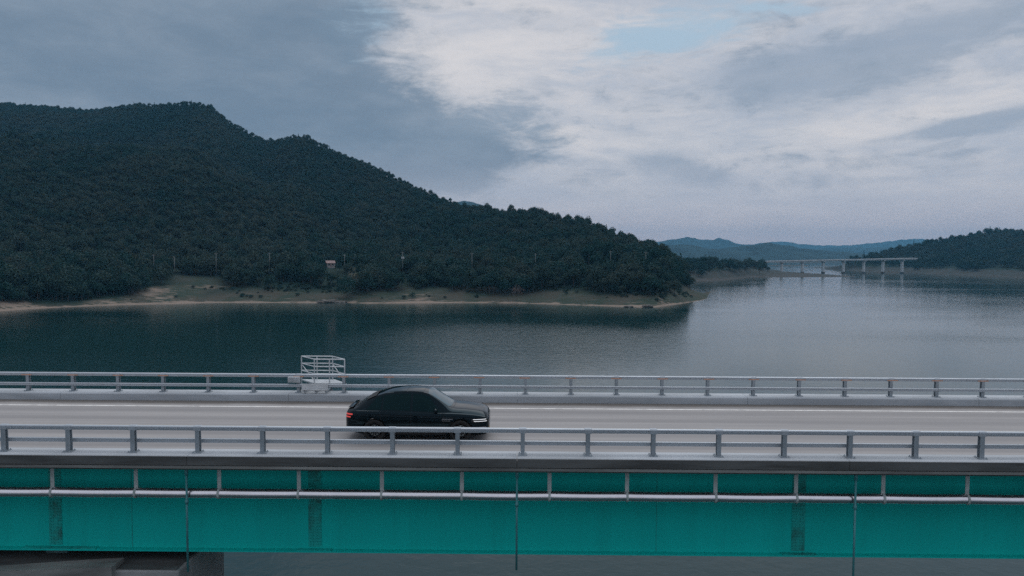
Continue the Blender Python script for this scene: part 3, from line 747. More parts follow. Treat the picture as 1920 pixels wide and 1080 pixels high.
# louvred box on the railing, left of the cage
bx = empty('junction_box', (0, 31.75, 22.35)); tag(bx, 'small white louvred box fixed to the far railing beside the platform', 'box')
xb0, xb1 = at(539, 712, 31.8)[0], at(561, 712, 31.8)[0]; zb0, zb1 = at(550, 717.5, 31.8)[2] - 22.35, at(550, 707, 31.8)[2] - 22.35
MB().box(xb0, xb1, 0.0, 0.13, zb0, zb1).build('case', m_white, bx, bevel=0.01)
for k in range(4):
    z = zb0 + (zb1 - zb0) * (0.18 + 0.2 * k)
    MB().box(xb0 + 0.03, xb1 - 0.03, -0.014, -0.001, z, z + 0.02).build('louvre', m_post, bx)

# ================================================================== the car
CARX0 = at(645, 800, 24.8)[0]; CARY = 25.78
car = empty('parked_car', (CARX0 + 2.48, CARY, ROAD)); car.name = 'coupe_car'
tag(car, 'glossy black coupe-shaped car driving on the bridge with lights on', 'car')
CX = np.array([0, .04, .1, .2, .35, .6, .85, 1.05, 1.25, 1.6, 2.0, 2.4, 2.75, 3.0, 3.2, 3.4, 3.65, 3.85, 4.1, 4.4, 4.6, 4.75, 4.86, 4.93, 4.965])
def curve(xs, ys):
    xs, ys = np.array(xs, float), np.array(ys, float)
    m_ = np.gradient(ys, xs)
    def f(x):
        i = int(np.clip(np.searchsorted(xs, x) - 1, 0, len(xs) - 2)); h_ = xs[i + 1] - xs[i]; t = (x - xs[i]) / h_
        return ((2 * t**3 - 3 * t**2 + 1) * ys[i] + (t**3 - 2 * t**2 + t) * h_ * m_[i] + (-2 * t**3 + 3 * t**2) * ys[i + 1] + (t**3 - t**2) * h_ * m_[i + 1])
    return f
f_w = curve([0, .06, .15, .35, .7, 1.1, 2, 3, 3.9, 4.35, 4.6, 4.78, 4.88, 4.94, 4.965], [.70, .79, .86, .92, .965, .985, .985, .985, .985, .965, .93, .875, .81, .72, .64])
f_zb = curve([0, .08, .2, .5, 1, 2, 3, 3.6, 4.1, 4.5, 4.75, 4.9, 4.965], [.90, 1.0, 1.04, 1.07, 1.08, 1.055, 1.02, 1.01, .985, .945, .89, .82, .73])
f_zt = curve([0, .05, .1, .18, .27, .4, .6, .85, 1.25, 1.7, 2.1, 2.4, 2.7, 2.95, 3.2, 3.45, 3.65, 3.8, 4.1, 4.4, 4.65, 4.82, 4.92, 4.965],
             [.98, 1.07, 1.115, 1.13, 1.145, 1.23, 1.345, 1.475, 1.62, 1.695, 1.715, 1.71, 1.68, 1.60, 1.45, 1.29, 1.18, 1.155, 1.135, 1.10, 1.055, .995, .905, .80])
f_wr = curve([0, .3, .6, .85, 1.3, 2, 2.6, 3.0, 3.4, 3.7, 4.1, 4.5, 4.75, 4.9, 4.965], [.60, .68, .655, .62, .60, .615, .62, .65, .71, .77, .77, .74, .66, .55, .45])
f_bot = curve([0, .1, .4, .8, 2.5, 4.2, 4.7, 4.9, 4.965], [.42, .36, .28, .22, .20, .21, .24, .28, .36])
def section(x):
    w, zb, zt_, wr, z0 = f_w(x), f_zb(x), f_zt(x), f_wr(x), f_bot(x)
    zb = min(zb, zt_ - 0.035); crown = min(0.055, (zt_ - zb) * 0.35)
    zr = zt_ - crown; wr = min(wr, 0.91 * w)
    hs = zb - z0
    return [(0, z0), (.80 * w, z0), (.94 * w, z0 + .07 * hs), (.98 * w, z0 + .22 * hs), (.985 * w, z0 + .42 * hs), (1.0 * w, z0 + .66 * hs), (.99 * w, z0 + .85 * hs), (.965 * w, zb - .03 * hs), (.925 * w, zb),
            ((.925 * w + wr) / 2 + 0.012 * (zt_ - zb) / .6, (zb + zr) / 2 + 0.01), (wr, zr), (.86 * wr, zt_ - crown * .42), (.45 * wr, zt_ - crown * .1), (0, zt_)]
NSEC = 14
def catmull(P_, t):
    i = int(min(max(math.floor(t), 0), len(P_) - 2)); f = t - i
    p0, p1, p2, p3 = P_[max(i - 1, 0)], P_[i], P_[i + 1], P_[min(i + 2, len(P_) - 1)]
    r = []
    for a_, b_, c_, d_ in zip(p0, p1, p2, p3):
        r.append(0.5 * (2 * b_ + (c_ - a_) * f + (2 * a_ - 5 * b_ + 4 * c_ - d_) * f * f + (3 * b_ - a_ - 3 * c_ + d_) * f**3))
    return r
def surf(x, t, s=1):
    y, z = catmull(section(x), t)
    return Vector((x - 2.4825, s * y, z))       # s=-1: camera side
def surf_off(x, t, s, off):
    p = surf(x, t, s); e = 0.01
    du = surf(min(x + e, 4.965), t, s) - surf(max(x - e, 0), t, s); dv = surf(x, min(t + e, 13), s) - surf(x, max(t - e, 0), s)
    n = du.cross(dv)
    if n.length < 1e-9: return p
    n.normalize(); n = n * (1 if (n.y * s > 0 if abs(n.y) > abs(n.z) else n.z > 0) else -1)
    return p + n * off
def t_at(x, z):
    lo, hi = 1.0, 8.0
    P_ = section(x)
    for _ in range(24):
        mid_ = (lo + hi) / 2
        if catmull(P_, mid_)[1] < z: lo = mid_
        else: hi = mid_
    return (lo + hi) / 2
# body shell
xs_ = np.unique(np.concatenate([np.linspace(0, .3, 13), np.linspace(.3, 4.6, 70), np.linspace(4.6, 4.965, 17)]))
ts = np.concatenate([[0, .6], np.linspace(1, 8, 29), np.linspace(8, 10, 9)[1:], np.linspace(10, 13, 10)[1:]])
ring_n = 2 * len(ts) - 2
vs_, fs = [], []
for x in xs_:
    half = [surf(x, t, 1) for t in ts]
    vs_ += [tuple(p) for p in half] + [(p.x, -p.y, p.z) for p in half[-2:0:-1]]
for i in range(len(xs_) - 1):
    for k in range(ring_n):
        q = (k + 1) % ring_n
        fs.append((i * ring_n + k, (i + 1) * ring_n + k, (i + 1) * ring_n + q, i * ring_n + q))
fs += [tuple(range(ring_n)), tuple(range((len(xs_) - 1) * ring_n, len(xs_) * ring_n))[::-1]]
body = MB().add(vs_, fs).build('body', m_paint, car, smooth=True)
# wheel arches cut out of the shell
AX_R, AX_F, WR = 1.03 - 2.4825, 3.985 - 2.4825, 0.385
arch = MB()
for ax in (AX_R, AX_F): arch.tube((ax, -1.3, WR), (ax, 1.3, WR), WR + 0.05, n=40)
am = arch.mesh('wheel_arch_cut'); bmx = bmesh.new(); bmx.from_mesh(am); bmesh.ops.recalc_face_normals(bmx, faces=bmx.faces); bmx.to_mesh(am); bmx.free()
cut = bpy.data.objects.new('wheel_arch_cut', am); COL.objects.link(cut)
bmx = bmesh.new(); bmx.from_mesh(body.data); bmesh.ops.recalc_face_normals(bmx, faces=bmx.faces); bmx.to_mesh(body.data); bmx.free()
md = body.modifiers.new('arches', 'BOOLEAN'); md.operation = 'DIFFERENCE'; md.solver = 'EXACT'; md.object = cut
body.parent = None; body.location = (0, 0, 0)
dg = bpy.context.evaluated_depsgraph_get(); dg.update()
nm_ = bpy.data.meshes.new_from_object(body.evaluated_get(dg))
body.modifiers.clear(); body.data = nm_; nm_.name = 'body'
body.parent = car
bpy.data.objects.remove(cut)
for p in nm_.polygons: p.use_smooth = True
nm_.materials.clear(); nm_.materials.append(m_paint)
es = body.modifiers.new('edges', 'EDGE_SPLIT'); es.split_angle = math.radians(38)
def patch(name, mat, xr, tr, s, nx=14, nt=8, off=0.006, parent=car):
    """a panel lying on the shell: xr(j) gives its x span at height fraction j"""
    vs_, fs = [], []
    for j in range(nt + 1):
        fj = j / nt
        for i in range(nx + 1):
            x0, x1 = xr(fj); x = x0 + (x1 - x0) * i / nx
            t = tr(x, fj)
            vs_.append(tuple(surf_off(x, t, s, off)))
    for j in range(nt):
        for i in range(nx):
            q = (j * (nx + 1) + i, j * (nx + 1) + i + 1, (j + 1) * (nx + 1) + i + 1, (j + 1) * (nx + 1) + i)
            fs.append(q if s < 0 else q[::-1])
    return MB().add(vs_, fs).build(name, mat, parent, smooth=True)
for s in (-1, 1):
    band = lambda x, f: 8.12 + (9.78 - 8.12) * f
    patch('side_window', m_glass, lambda f: (2.33, 3.32 - 0.42 * f), band, s)
    patch('side_window', m_glass, lambda f: (1.30 + 0.02 * f, 2.25), band, s)
    patch('side_window', m_glass, lambda f: (0.72 + 0.33 * f, 1.24 + 0.02 * f), band, s)
    # bright lines: lamps, vent blades, sill trim
    zband = lambda z0, z1: (lambda x, f: t_at(x, z0 + (z1 - z0) * f))
    patch('tail_lamp', m_tail, lambda f: (0.02, 0.27), zband(.915, .965), s, off=0.008, nt=2)
    patch('tail_lamp', m_tail, lambda f: (0.02, 0.20), zband(.825, .870), s, off=0.008, nt=2)
    patch('head_lamp', m_head, lambda f: (4.42, 4.86), zband(.785, .803), s, off=0.010, nt=2)
    patch('head_lamp', m_head, lambda f: (4.45, 4.88), zband(.722, .740), s, off=0.010, nt=2)
    patch('head_lamp_surround', m_trim, lambda f: (4.36, 4.90), zband(.70, .815), s, off=0.005, nt=3)
    patch('vent_blade', m_chrome, lambda f: (3.35, 3.72), zband(.803, .817), s, off=0.008, nt=1)
    patch('vent_blade', m_chrome, lambda f: (3.35, 3.64), zband(.745, .757), s, off=0.008, nt=1)
    patch('sill_trim', m_trim, lambda f: (1.52, 3.48), zband(.26, .34), s, off=0.012, nt=2)
    patch('lower_grille', m_chrome, lambda f: (4.62, 4.86), zband(.46, .53), s, off=0.006, nt=2)
    # door seams, handles
    for xx in (1.28, 2.29, 3.42):
        patch('door_seam', m_trim, lambda f, xx=xx: (xx - .005 + (0.10 * (0.4 - f) if xx < 1.5 else 0), xx + .005 + (0.10 * (0.4 - f) if xx < 1.5 else 0)), zband(.42, 1.0), s, nx=1, nt=8, off=0.0025)
    for xx in (1.55, 2.50):
        patch('door_handle', m_paint, lambda f, xx=xx: (xx, xx + .2), zband(.925, .95), s, nx=4, nt=2, off=0.025)
    # mirror
    mp = surf(3.13, 8.2, s)
    bmx = bmesh.new(); bmesh.ops.create_uvsphere(bmx, u_segments=16, v_segments=10, radius=1.0)
    for v in bmx.verts:
        v.co = Vector((v.co.x * (0.075 if v.co.x > 0 else 0.05), v.co.y * 0.12, v.co.z * 0.078)) + Vector((mp.x, mp.y + s * 0.11, mp.z + 0.05))
    me = bpy.data.meshes.new('mirror'); bmx.to_mesh(me); bmx.free(); me.materials.append(m_paint)
    mo_ = obj('mirror', me, car, True)
    MB().tube((mp.x, mp.y - s * 0.02, mp.z - 0.01), (mp.x, mp.y + s * 0.08, mp.z + 0.02), 0.03, 0.022, n=8).build('mirror_stalk', m_trim, mo_)
def top_patch(name, mat, x0f, x1f, t0=10.25, nx=12, nt=14, off=0.006):
    vs_, fs = [], []
    for j in range(nt + 1):
        q = -1 + 2 * j / nt; s = 1 if q > 0 else -1; t = 13 - (13 - t0) * abs(q)
        for i in range(nx + 1):
            x = x0f(abs(q)) + (x1f(abs(q)) - x0f(abs(q))) * i / nx
            vs_.append(tuple(surf_off(x, t, s, off)))
    for j in range(nt):
        for i in range(nx): fs.append((j * (nx + 1) + i, j * (nx + 1) + i + 1, (j + 1) * (nx + 1) + i + 1, (j + 1) * (nx + 1) + i))
    return MB().add(vs_, fs).build(name, mat, car, smooth=True)
top_patch('windscreen', m_wscreen, lambda q: 2.80 + 0.05 * q, lambda q: 3.66 - 0.13 * q * q, 10.4)
top_patch('rear_window', m_glass, lambda q: 0.34 + .04 * q, lambda q: 0.86 - .02 * q, 10.5)
top_patch('sunroof', m_glass, lambda q: 2.12, lambda q: 2.68, 10.75)
top_patch('sunroof', m_glass, lambda q: 1.50, lambda q: 2.09, 10.75)
top_patch('roof_spoiler', m_trim, lambda q: 0.74 - 0.03 * q, lambda q: 1.05, 10.3, off=0.022)
top_patch('tail_spoiler', m_paint, lambda q: 0.03 + .05 * q, lambda q: 0.24, 10.3, off=0.035)
top_patch('bonnet_seam', m_trim, lambda q: 3.74 - 0.12 * q * q, lambda q: 3.755 - 0.12 * q * q, 10.15, nx=1, off=0.003)
# front: grille mesh, plate; rear: bumper insert
MB().box(2.452, 2.478, -0.40, 0.40, 0.40, 0.63).build('grille', m_trim, car, bevel=0.01)
MB().box(2.478, 2.488, -0.26, 0.26, 0.42, 0.53).build('number_plate', m_white, car)
MB().box(-2.50, -2.44, -0.62, 0.62, 0.37, 0.52).build('rear_diffuser', m_trim, car, bevel=0.02)
MB().box(-1.9, 1.9, -0.72, 0.72, 0.19, 0.40).build('underbody', m_trim, car)
# wheels
def lathe_y(prof, n=36):
    vs_, fs = [], []
    for k in range(n):
        a_ = 2 * PI * k / n
        vs_ += [(math.cos(a_) * r, y, math.sin(a_) * r) for y, r in prof]
    m_ = len(prof)
    for k in range(n):
        q = (k + 1) % n
        fs += [(k * m_ + i, k * m_ + i + 1, q * m_ + i + 1, q * m_ + i) for i in range(m_ - 1)]
    return vs_, fs
for ax in (AX_R, AX_F):
    for s in (-1, 1):
        wh = empty('wheel', (ax, s * 0.855, WR)); wh.parent = car
        MB().add(*lathe_y([(-0.10, .27), (-0.13, .30), (-0.135, .35), (-0.115, .378), (-0.06, .385), (0.06, .385), (0.115, .378), (0.135, .35), (0.13, .30), (0.10, .27)])).build('tyre', m_tyre, wh, smooth=True)
        rm = MB().add(*lathe_y([(0.09, .275), (-0.09, .275), (-0.105, .285), (-0.105, .262), (-0.05, .25), (0.05, .25)]))
        for k in range(10):
            a_ = 2 * PI * k / 10; c_, s_ = math.cos(a_), math.sin(a_); yy = s * 0.075
            q_ = lambda r, w_: (c_ * r - s_ * w_, s_ * r + c_ * w_)
            pts = [q_(.05, -.022), (q_(.26, -.016)), q_(.26, .016), q_(.05, .022)]
            rm.add([(p_[0], yy - .02, p_[1]) for p_ in pts] + [(p_[0], yy + .015, p_[1]) for p_ in pts], [(0, 1, 2, 3), (7, 6, 5, 4), (0, 4, 5, 1), (1, 5, 6, 2), (2, 6, 7, 3), (3, 7, 4, 0)])
        rm.tube((0, s * 0.05, 0), (0, s * 0.1, 0), 0.065, n=16)
        rm.build('rim', m_rim, wh)
        MB().tube((0, s * 0.0, 0), (0, s * 0.02, 0), 0.19, n=24).build('brake_disc', m_hang, wh)

# ================================================================== far bridge
fb = empty('far_bridge', (0, 0, 0)); tag(fb, 'pale concrete beam bridge on tall piers at the far end of the lake', 'bridge')
pl, prr = at(1395, 491, 1150), at(1716, 484.5, 1200)
def fbp(mb, nm, mat=m_bridge_far, **kw): return mb.build(nm, mat, fb, **kw)
dv = Vector(prr - pl); ln = dv.length; dn = dv.normalized(); side = Vector((-dn.y, dn.x, 0)).normalized()
def beam(p, q, wdt, z0, z1):
    p, q = Vector(p), Vector(q); o_ = side * wdt
    c8 = [p - o_, q - o_, q + o_, p + o_]
    return MB().add([(*c_.xy, c_.z + z0) for c_ in c8] + [(*c_.xy, c_.z + z1) for c_ in c8], [(0, 3, 2, 1), (4, 5, 6, 7), (0, 1, 5, 4), (1, 2, 6, 5), (2, 3, 7, 6), (3, 0, 4, 7)])
P0, P1 = Vector(pl), Vector(prr)
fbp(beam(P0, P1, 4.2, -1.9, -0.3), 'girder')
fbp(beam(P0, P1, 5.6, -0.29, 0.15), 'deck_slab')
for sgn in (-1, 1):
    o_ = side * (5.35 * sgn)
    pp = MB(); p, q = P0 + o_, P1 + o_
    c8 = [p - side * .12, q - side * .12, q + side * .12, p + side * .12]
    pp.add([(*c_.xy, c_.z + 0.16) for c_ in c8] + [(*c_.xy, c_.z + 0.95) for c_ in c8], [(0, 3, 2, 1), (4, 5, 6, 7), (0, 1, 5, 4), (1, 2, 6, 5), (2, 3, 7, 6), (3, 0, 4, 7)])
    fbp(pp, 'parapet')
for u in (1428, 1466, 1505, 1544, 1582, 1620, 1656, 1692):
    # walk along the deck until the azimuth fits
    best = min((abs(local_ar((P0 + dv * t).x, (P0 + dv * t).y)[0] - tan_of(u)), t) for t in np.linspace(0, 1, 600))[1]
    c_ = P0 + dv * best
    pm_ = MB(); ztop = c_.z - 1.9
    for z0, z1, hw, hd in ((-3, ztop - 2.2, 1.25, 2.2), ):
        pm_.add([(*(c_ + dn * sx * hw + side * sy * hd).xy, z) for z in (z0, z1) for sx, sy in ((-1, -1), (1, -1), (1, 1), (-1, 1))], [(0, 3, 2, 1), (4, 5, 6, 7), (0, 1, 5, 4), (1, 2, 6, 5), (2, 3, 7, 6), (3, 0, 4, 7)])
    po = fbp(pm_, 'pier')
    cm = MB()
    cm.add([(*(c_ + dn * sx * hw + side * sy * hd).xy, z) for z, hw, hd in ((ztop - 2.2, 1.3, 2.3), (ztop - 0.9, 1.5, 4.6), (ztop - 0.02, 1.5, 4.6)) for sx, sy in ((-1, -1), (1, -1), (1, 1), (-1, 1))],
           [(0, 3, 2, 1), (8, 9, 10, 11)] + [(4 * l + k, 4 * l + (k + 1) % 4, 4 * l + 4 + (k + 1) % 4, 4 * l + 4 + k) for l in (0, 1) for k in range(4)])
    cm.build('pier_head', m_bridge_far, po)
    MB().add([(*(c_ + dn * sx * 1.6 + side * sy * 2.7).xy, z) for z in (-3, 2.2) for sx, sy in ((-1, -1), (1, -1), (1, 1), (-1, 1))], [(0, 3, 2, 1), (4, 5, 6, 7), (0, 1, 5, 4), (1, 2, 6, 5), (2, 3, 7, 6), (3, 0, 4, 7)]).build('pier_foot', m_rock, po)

# ================================================================== trees
def crown_mesh(seed, w, h, n_leaf, leaf, kind='round', z0=None):
    r = np.random.default_rng(seed)
    z0 = h * 0.22 if z0 is None else z0
    V_, F_ = [], []
    if kind == 'round':
        nl = 9
        lobes = []
        for i in range(nl):
            ang = r.random() * 2 * PI; rad = w * 0.30 * math.sqrt(r.random()); zc = z0 + (h - z0) * (0.25 + 0.6 * r.random()) * (1 - 0.3 * rad / (w * .3))
            lobes.append((rad * math.cos(ang), rad * math.sin(ang), zc, w * (0.20 + 0.13 * r.random())))
        lobes.append((0, 0, z0 + (h - z0) * 0.55, w * 0.36)); lobes.append((0, 0, h - w * 0.2, w * 0.21))
    elif kind == 'cone':
        lobes = []
        for i in range(12):
            f = i / 11; rad = w * 0.42 * (1 - f) * (0.7 + 0.5 * r.random())
            for k in range(3 if f < 0.6 else 2):
                ang = r.random() * 2 * PI
                lobes.append((rad * 0.6 * math.cos(ang), rad * 0.6 * math.sin(ang), z0 + (h - z0) * f * 0.96, max(w * 0.07, rad * 0.5)))
    tot = sum(l[3] ** 2 for l in lobes)
    for l in lobes:
        k = max(6, int(n_leaf * l[3] ** 2 / tot))
        d = r.normal(size=(k, 3)); d /= np.linalg.norm(d, axis=1)[:, None]
        d[:, 2] = np.where(d[:, 2] < -0.35, -d[:, 2] * 0.6, d[:, 2])
        p = np.array(l[:3]) + d * l[3] * (0.78 + 0.30 * r.random((k, 1))) * np.array((1, 1, 0.85))
        for c_, n_ in zip(p, d):
            n_ = n_ + r.normal(size=3) * 0.55; n_ /= np.linalg.norm(n_)
            a_ = np.cross(n_, r.normal(size=3)); a_ /= np.linalg.norm(a_); b_ = np.cross(n_, a_)
            s_ = leaf * (0.6 + 0.8 * r.random())
            o = len(V_)
            V_ += [tuple(c_ - a_ * s_ * 0.6), tuple(c_ - b_ * s_ * 0.45 + n_ * s_ * .12), tuple(c_ + a_ * s_ * 0.6), tuple(c_ + b_ * s_ * 0.45 + n_ * s_ * .12)]
            F_ += [(o, o + 1, o + 2), (o, o + 2, o + 3)]
    return V_, F_
def trunk_mb(seed, h, w, rad):
    r = random.Random(seed); mb = MB()
    mb.tube((0, 0, -0.6), (0, 0, h * 0.45), rad, rad * 0.65, 7, False).tube((0, 0, h * 0.45), (0.1, 0.05, h * 0.85), rad * 0.65, rad * 0.2, 6, False)
    for i in range(5):
        a_ = r.random() * 2 * PI; zz = h * (0.25 + 0.3 * r.random())
        mb.tube((0, 0, zz), (math.cos(a_) * w * 0.3, math.sin(a_) * w * 0.3, zz + h * 0.22), rad * 0.4, rad * 0.12, 5, False)
    return mb
protos = bpy.data.collections.new('forest_trees')
spec = [('round', 8.0, 9.0, 620, 0.60), ('round', 9.5, 8.2, 680, 0.62), ('round', 7.0, 10.0, 560, 0.58), ('round', 10.5, 9.5, 760, 0.64), ('round', 6.4, 7.6, 480, 0.56),
        ('round', 8.6, 11.0, 660, 0.62), ('cone', 6.0, 11.0, 520, 0.55), ('round', 5.0, 3.6, 300, 0.45)]
for i, (k, w_, h_, nl, lf) in enumerate(spec):
    mb = MB(); V_, F_ = crown_mesh(100 + i, w_, h_, nl, lf, k, z0=0.5 if h_ < 4 else None)
    mb.add(V_, F_, 0); tk = trunk_mb(i, h_, w_, 0.22); mb.add(tk.v, tk.f, 1)
    me = mb.mesh('forest_tree'); me.materials.append(m_leaf if k == 'round' else m_leaf_dark); me.materials.append(m_bark)
    me.polygons.foreach_set('material_index', mb.mi)
    protos.objects.link(bpy.data.objects.new('forest_tree_%02d' % i, me))

def gn_forest(name, pts, scl, rot, idx, label):
    me = bpy.data.meshes.new(name)
    me.vertices.add(len(pts)); me.vertices.foreach_set('co', np.asarray(pts, np.float32).ravel())
    a_ = me.attributes.new('tree_scale', 'FLOAT_VECTOR', 'POINT'); a_.data.foreach_set('vector', np.asarray(scl, np.float32).ravel())
    a_ = me.attributes.new('tree_rot', 'FLOAT_VECTOR', 'POINT'); a_.data.foreach_set('vector', np.asarray(rot, np.float32).ravel())
    a_ = me.attributes.new('tree_kind', 'INT', 'POINT'); a_.data.foreach_set('value', np.asarray(idx, np.int32))
    o = obj(name, me)
    ng = bpy.data.node_groups.new(name, 'GeometryNodeTree')
    ng.interface.new_socket('Geometry', in_out='INPUT', socket_type='NodeSocketGeometry')
    ng.interface.new_socket('Geometry', in_out='OUTPUT', socket_type='NodeSocketGeometry')
    N = ng.nodes; Lk = ng.links
    gi, go = N.new('NodeGroupInput'), N.new('NodeGroupOutput')
    ci = N.new('GeometryNodeCollectionInfo'); ci.inputs['Collection'].default_value = protos
    ci.inputs['Separate Children'].default_value = True; ci.inputs['Reset Children'].default_value = True
    ip = N.new('GeometryNodeInstanceOnPoints'); ip.inputs['Pick Instance'].default_value = True
    def attr(nm, t):
        x = N.new('GeometryNodeInputNamedAttribute'); x.data_type = t; x.inputs[0].default_value = nm
        return x.outputs[0]
    Lk.new(gi.outputs[0], ip.inputs['Points']); Lk.new(ci.outputs[0], ip.inputs['Instance'])
    Lk.new(attr('tree_kind', 'INT'), ip.inputs['Instance Index'])
    e2r = N.new('FunctionNodeEulerToRotation'); Lk.new(attr('tree_rot', 'FLOAT_VECTOR'), e2r.inputs[0])
    Lk.new(e2r.outputs[0], ip.inputs['Rotation']); Lk.new(attr('tree_scale', 'FLOAT_VECTOR'), ip.inputs['Scale'])
    Lk.new(ip.outputs[0], go.inputs[0])
    md = o.modifiers.new('forest', 'NODES'); md.node_group = ng
    return tag(o, label, kind='stuff')

# places that stay clear of forest trees
POLES = [(288, 477, 497, 452), (327, 482, 497, 456), (405, 474, 502, 460), (505, 474, 492, 470), (646, 477, 484, 478), (755, 472, 499, 470), (885, 474, 490, 480), (1004, 475, 482, 486), (1145, 470, 487, 486), (1211, 472, 495, 480)]
clear = []
for u, v0, v1, d in POLES:
    for k_ in (0, 9, 17, 25): p = at(u, v0, d - k_); clear.append((p[0], p[1], 5.0))
hp_ = at(619, 494, 478); clear += [(hp_[0] * q_, hp_[1] * q_, 8.0) for q_ in (1, 0.975, 0.95)]
def scatter(fn, region, step, umin, umax, rmax, seed, zmin, tree_prob, big):
    r = np.random.default_rng(seed)
    x0, x1, y0, y1 = region
    gx, gy = np.meshgrid(np.arange(x0, x1, step), np.arange(y0, y1, step))
    x = gx.ravel() + r.uniform(-.48, .48, gx.size) * step; y = gy.ravel() + r.uniform(-.48, .48, gx.size) * step
    a, rr_ = local_ar(x, y)
    ok = (a > tan_of(umin)) & (a < tan_of(umax)) & (rr_ > 100)
    ok &= rr_ < rmax(a)
    x, y, a, rr_ = x[ok], y[ok], a[ok], rr_[ok]
    z = fn(a, rr_)
    nz = (fbm(x * 0.035, y * 0.035, 3) - 0.5) * 11
    ok = z + nz > (zmin - 3.6 * sstep(-a, -tan_of(260), -tan_of(180)) if fn is hill_left else zmin)
    ok &= r.random(len(x)) < tree_prob(x, y, z)
    if fn is hill_left: ok &= lawn(a, rr_) < 0.4
    for cx_, cy_, cr in clear: ok &= (x - cx_) ** 2 + (y - cy_) ** 2 > cr ** 2
    x, y, z, a, rr_ = x[ok], y[ok], z[ok], a[ok], rr_[ok]
    n = len(x)
    s_ = (0.62 + 0.8 * r.random(n) ** 1.6) * big(x, y, z)
    scl = np.stack([s_ * r.uniform(.9, 1.15, n), s_ * r.uniform(.9, 1.15, n), s_ * r.uniform(.85, 1.2, n)], -1)
    rot = np.stack([np.zeros(n), np.zeros(n), r.uniform(0, 6.28, n)], -1)
    idx = r.choice(8, n, p=[.18, .17, .13, .17, .12, .12, .06, .05])
    return np.stack([x, y, z - 0.3], -1), scl, rot, idx
def bench(z): return np.exp(-((z - 17.5) / 1.8) ** 2)
pts, scl, rot, idx = scatter(hill_left, (-1250, 330, 330, 1400), 3.9, -260, 1312, lambda a: np.interp(a, ka, kr) + 12, 21, 6.6,
                             lambda x, y, z: 1 - 0.75 * bench(z) * (fbm(x * .02, y * .02, 2) > 0.42), lambda x, y, z: (1.0 - 0.28 * sstep(z, 18, 40) - 0.12 * sstep(z, 40, 110)) * (1 - 0.25 * bench(z)))
n1 = len(pts)
gn_forest('forest', pts, scl, rot, idx, 'dense dark green forest covering the mountain slope')
pts, scl, rot, idx = scatter(hill_right, (550, 1500, 950, 1600), 7.0, 1568, 2080, lambda a: np.interp(a, ha, hr) + 30, 31, 8.5, lambda x, y, z: 1.0 + 0 * z, lambda x, y, z: 1.0 + 0 * z)
gn_forest('forest', pts, scl, rot, idx, 'dense blue-green forest on the right-hand hill')
pts2, scl2, rot2, idx2 = scatter(spit, (120, 480, 740, 1250), 7.0, 1180, 1446, lambda a: np.interp(a, pa, pr) + 190, 41, 6.6, lambda x, y, z: 0.85 + 0 * z, lambda x, y, z: 1.02 + 0 * z)
gn_forest('forest', pts2, scl2, rot2, idx2, 'low wood of dark green trees on the spit')
# shrubs and reeds on the grassy bank (uncountable low growth)
def scatter_shrubs(seed, n):
    r = np.random.default_rng(seed)
    a = r.uniform(tan_of(-40), tan_of(1300), n); q = r.uniform(9, 40, n); rr_ = np.interp(a, sa, sr) + q
    x, y = world_xy(a, rr_); z = hill_left(a, rr_)
    dens = fbm(x * 0.03 + 9, y * 0.05, 3)
    ok = (r.random(n) < sstep(dens, 0.42, 0.7) * sstep(q, 6, 34)) & (z > 1.2)
    x, y, z = x[ok], y[ok], z[ok]; m_ = len(x)
    s_ = r.uniform(0.16, 0.55, m_)
    return np.stack([x, y, z - 0.15], -1), np.stack([s_ * 1.4, s_ * 1.2, s_], -1), np.stack([np.zeros(m_), np.zeros(m_), r.uniform(0, 6.28, m_)], -1), np.full(m_, 7)
gn_forest('undergrowth', *scatter_shrubs(5, 1500), 'scrubby low bushes dotted over the grassy bank')

# single trees and bushes that can be told apart
def tree(name, label, cat, u, v_base, v_top, depth, width, fn, mat, seed, kind='round', n=420, leaf=0.7, z=None, trunk=True, group=None):
    b_ = at(u, v_base, depth); a_, r_ = local_ar(b_[0], b_[1])
    gz = float(fn(np.array([a_]), np.array([r_]))[0]) if z is None else z
    h_ = float(at(u, v_top, depth)[2] - gz)
    h_ = max(h_, 1.2)
    root = empty(name, (b_[0], b_[1], gz - 0.2)); tag(root, label, cat, group)
    V_, F_ = crown_mesh(seed, width, h_, n, leaf, kind, z0=h_ * (0.18 if trunk else 0.04))
    MB().add(V_, F_).build('crown', mat, root)
    if trunk: trunk_mb(seed, h_, width, max(0.12, h_ * 0.022)).build('trunk', m_bark, root)
    else: trunk_mb(seed, h_ * 0.7, width, 0.06).build('stem', m_bark, root)
    return root
tree('pale_tree', 'pale grey-green round tree standing out above the dark bush by the inlet', 'tree', 661, 520, 498, 430, 9.5, hill_left, m_leaf_pale, 501)
tree('shore_tree', 'large dark green bushy tree leaning over the little inlet', 'tree', 650, 545, 514, 421, 15, hill_left, m_leaf_dark, 502, n=900, trunk=False)
tree('shore_tree', 'dark green tree beside the inlet, right of the pale tree', 'tree', 690, 540, 508, 425, 10, hill_left, m_leaf_dark, 503, n=520, trunk=False)
tree('dry_shrub', 'bare pinkish-brown shrub on the grassy bank at the tree line', 'shrub', 969, 548, 531, 419, 9.0, hill_left, m_leaf_dry, 504, n=380, leaf=0.4, trunk=False)
tree('round_bush', 'small dark round bush alone on the brown bank', 'bush', 774, 558, 547, 420, 4.6, hill_left, m_leaf_dark, 505, n=260, leaf=0.4, trunk=False)
tree('yellowish_tree', 'yellowish-green tree in the shore wood above the dry shrub', 'tree', 1005, 530, 508, 440, 7.5, hill_left, m_leaf_pale, 506, n=300)
tree('tall_tree', 'tall dark pointed tree rising above the wood on the spit, left one', 'tree', 1323, 503, 476.5, 850, 6.5, spit, m_leaf_dark, 507, kind='cone', n=380)
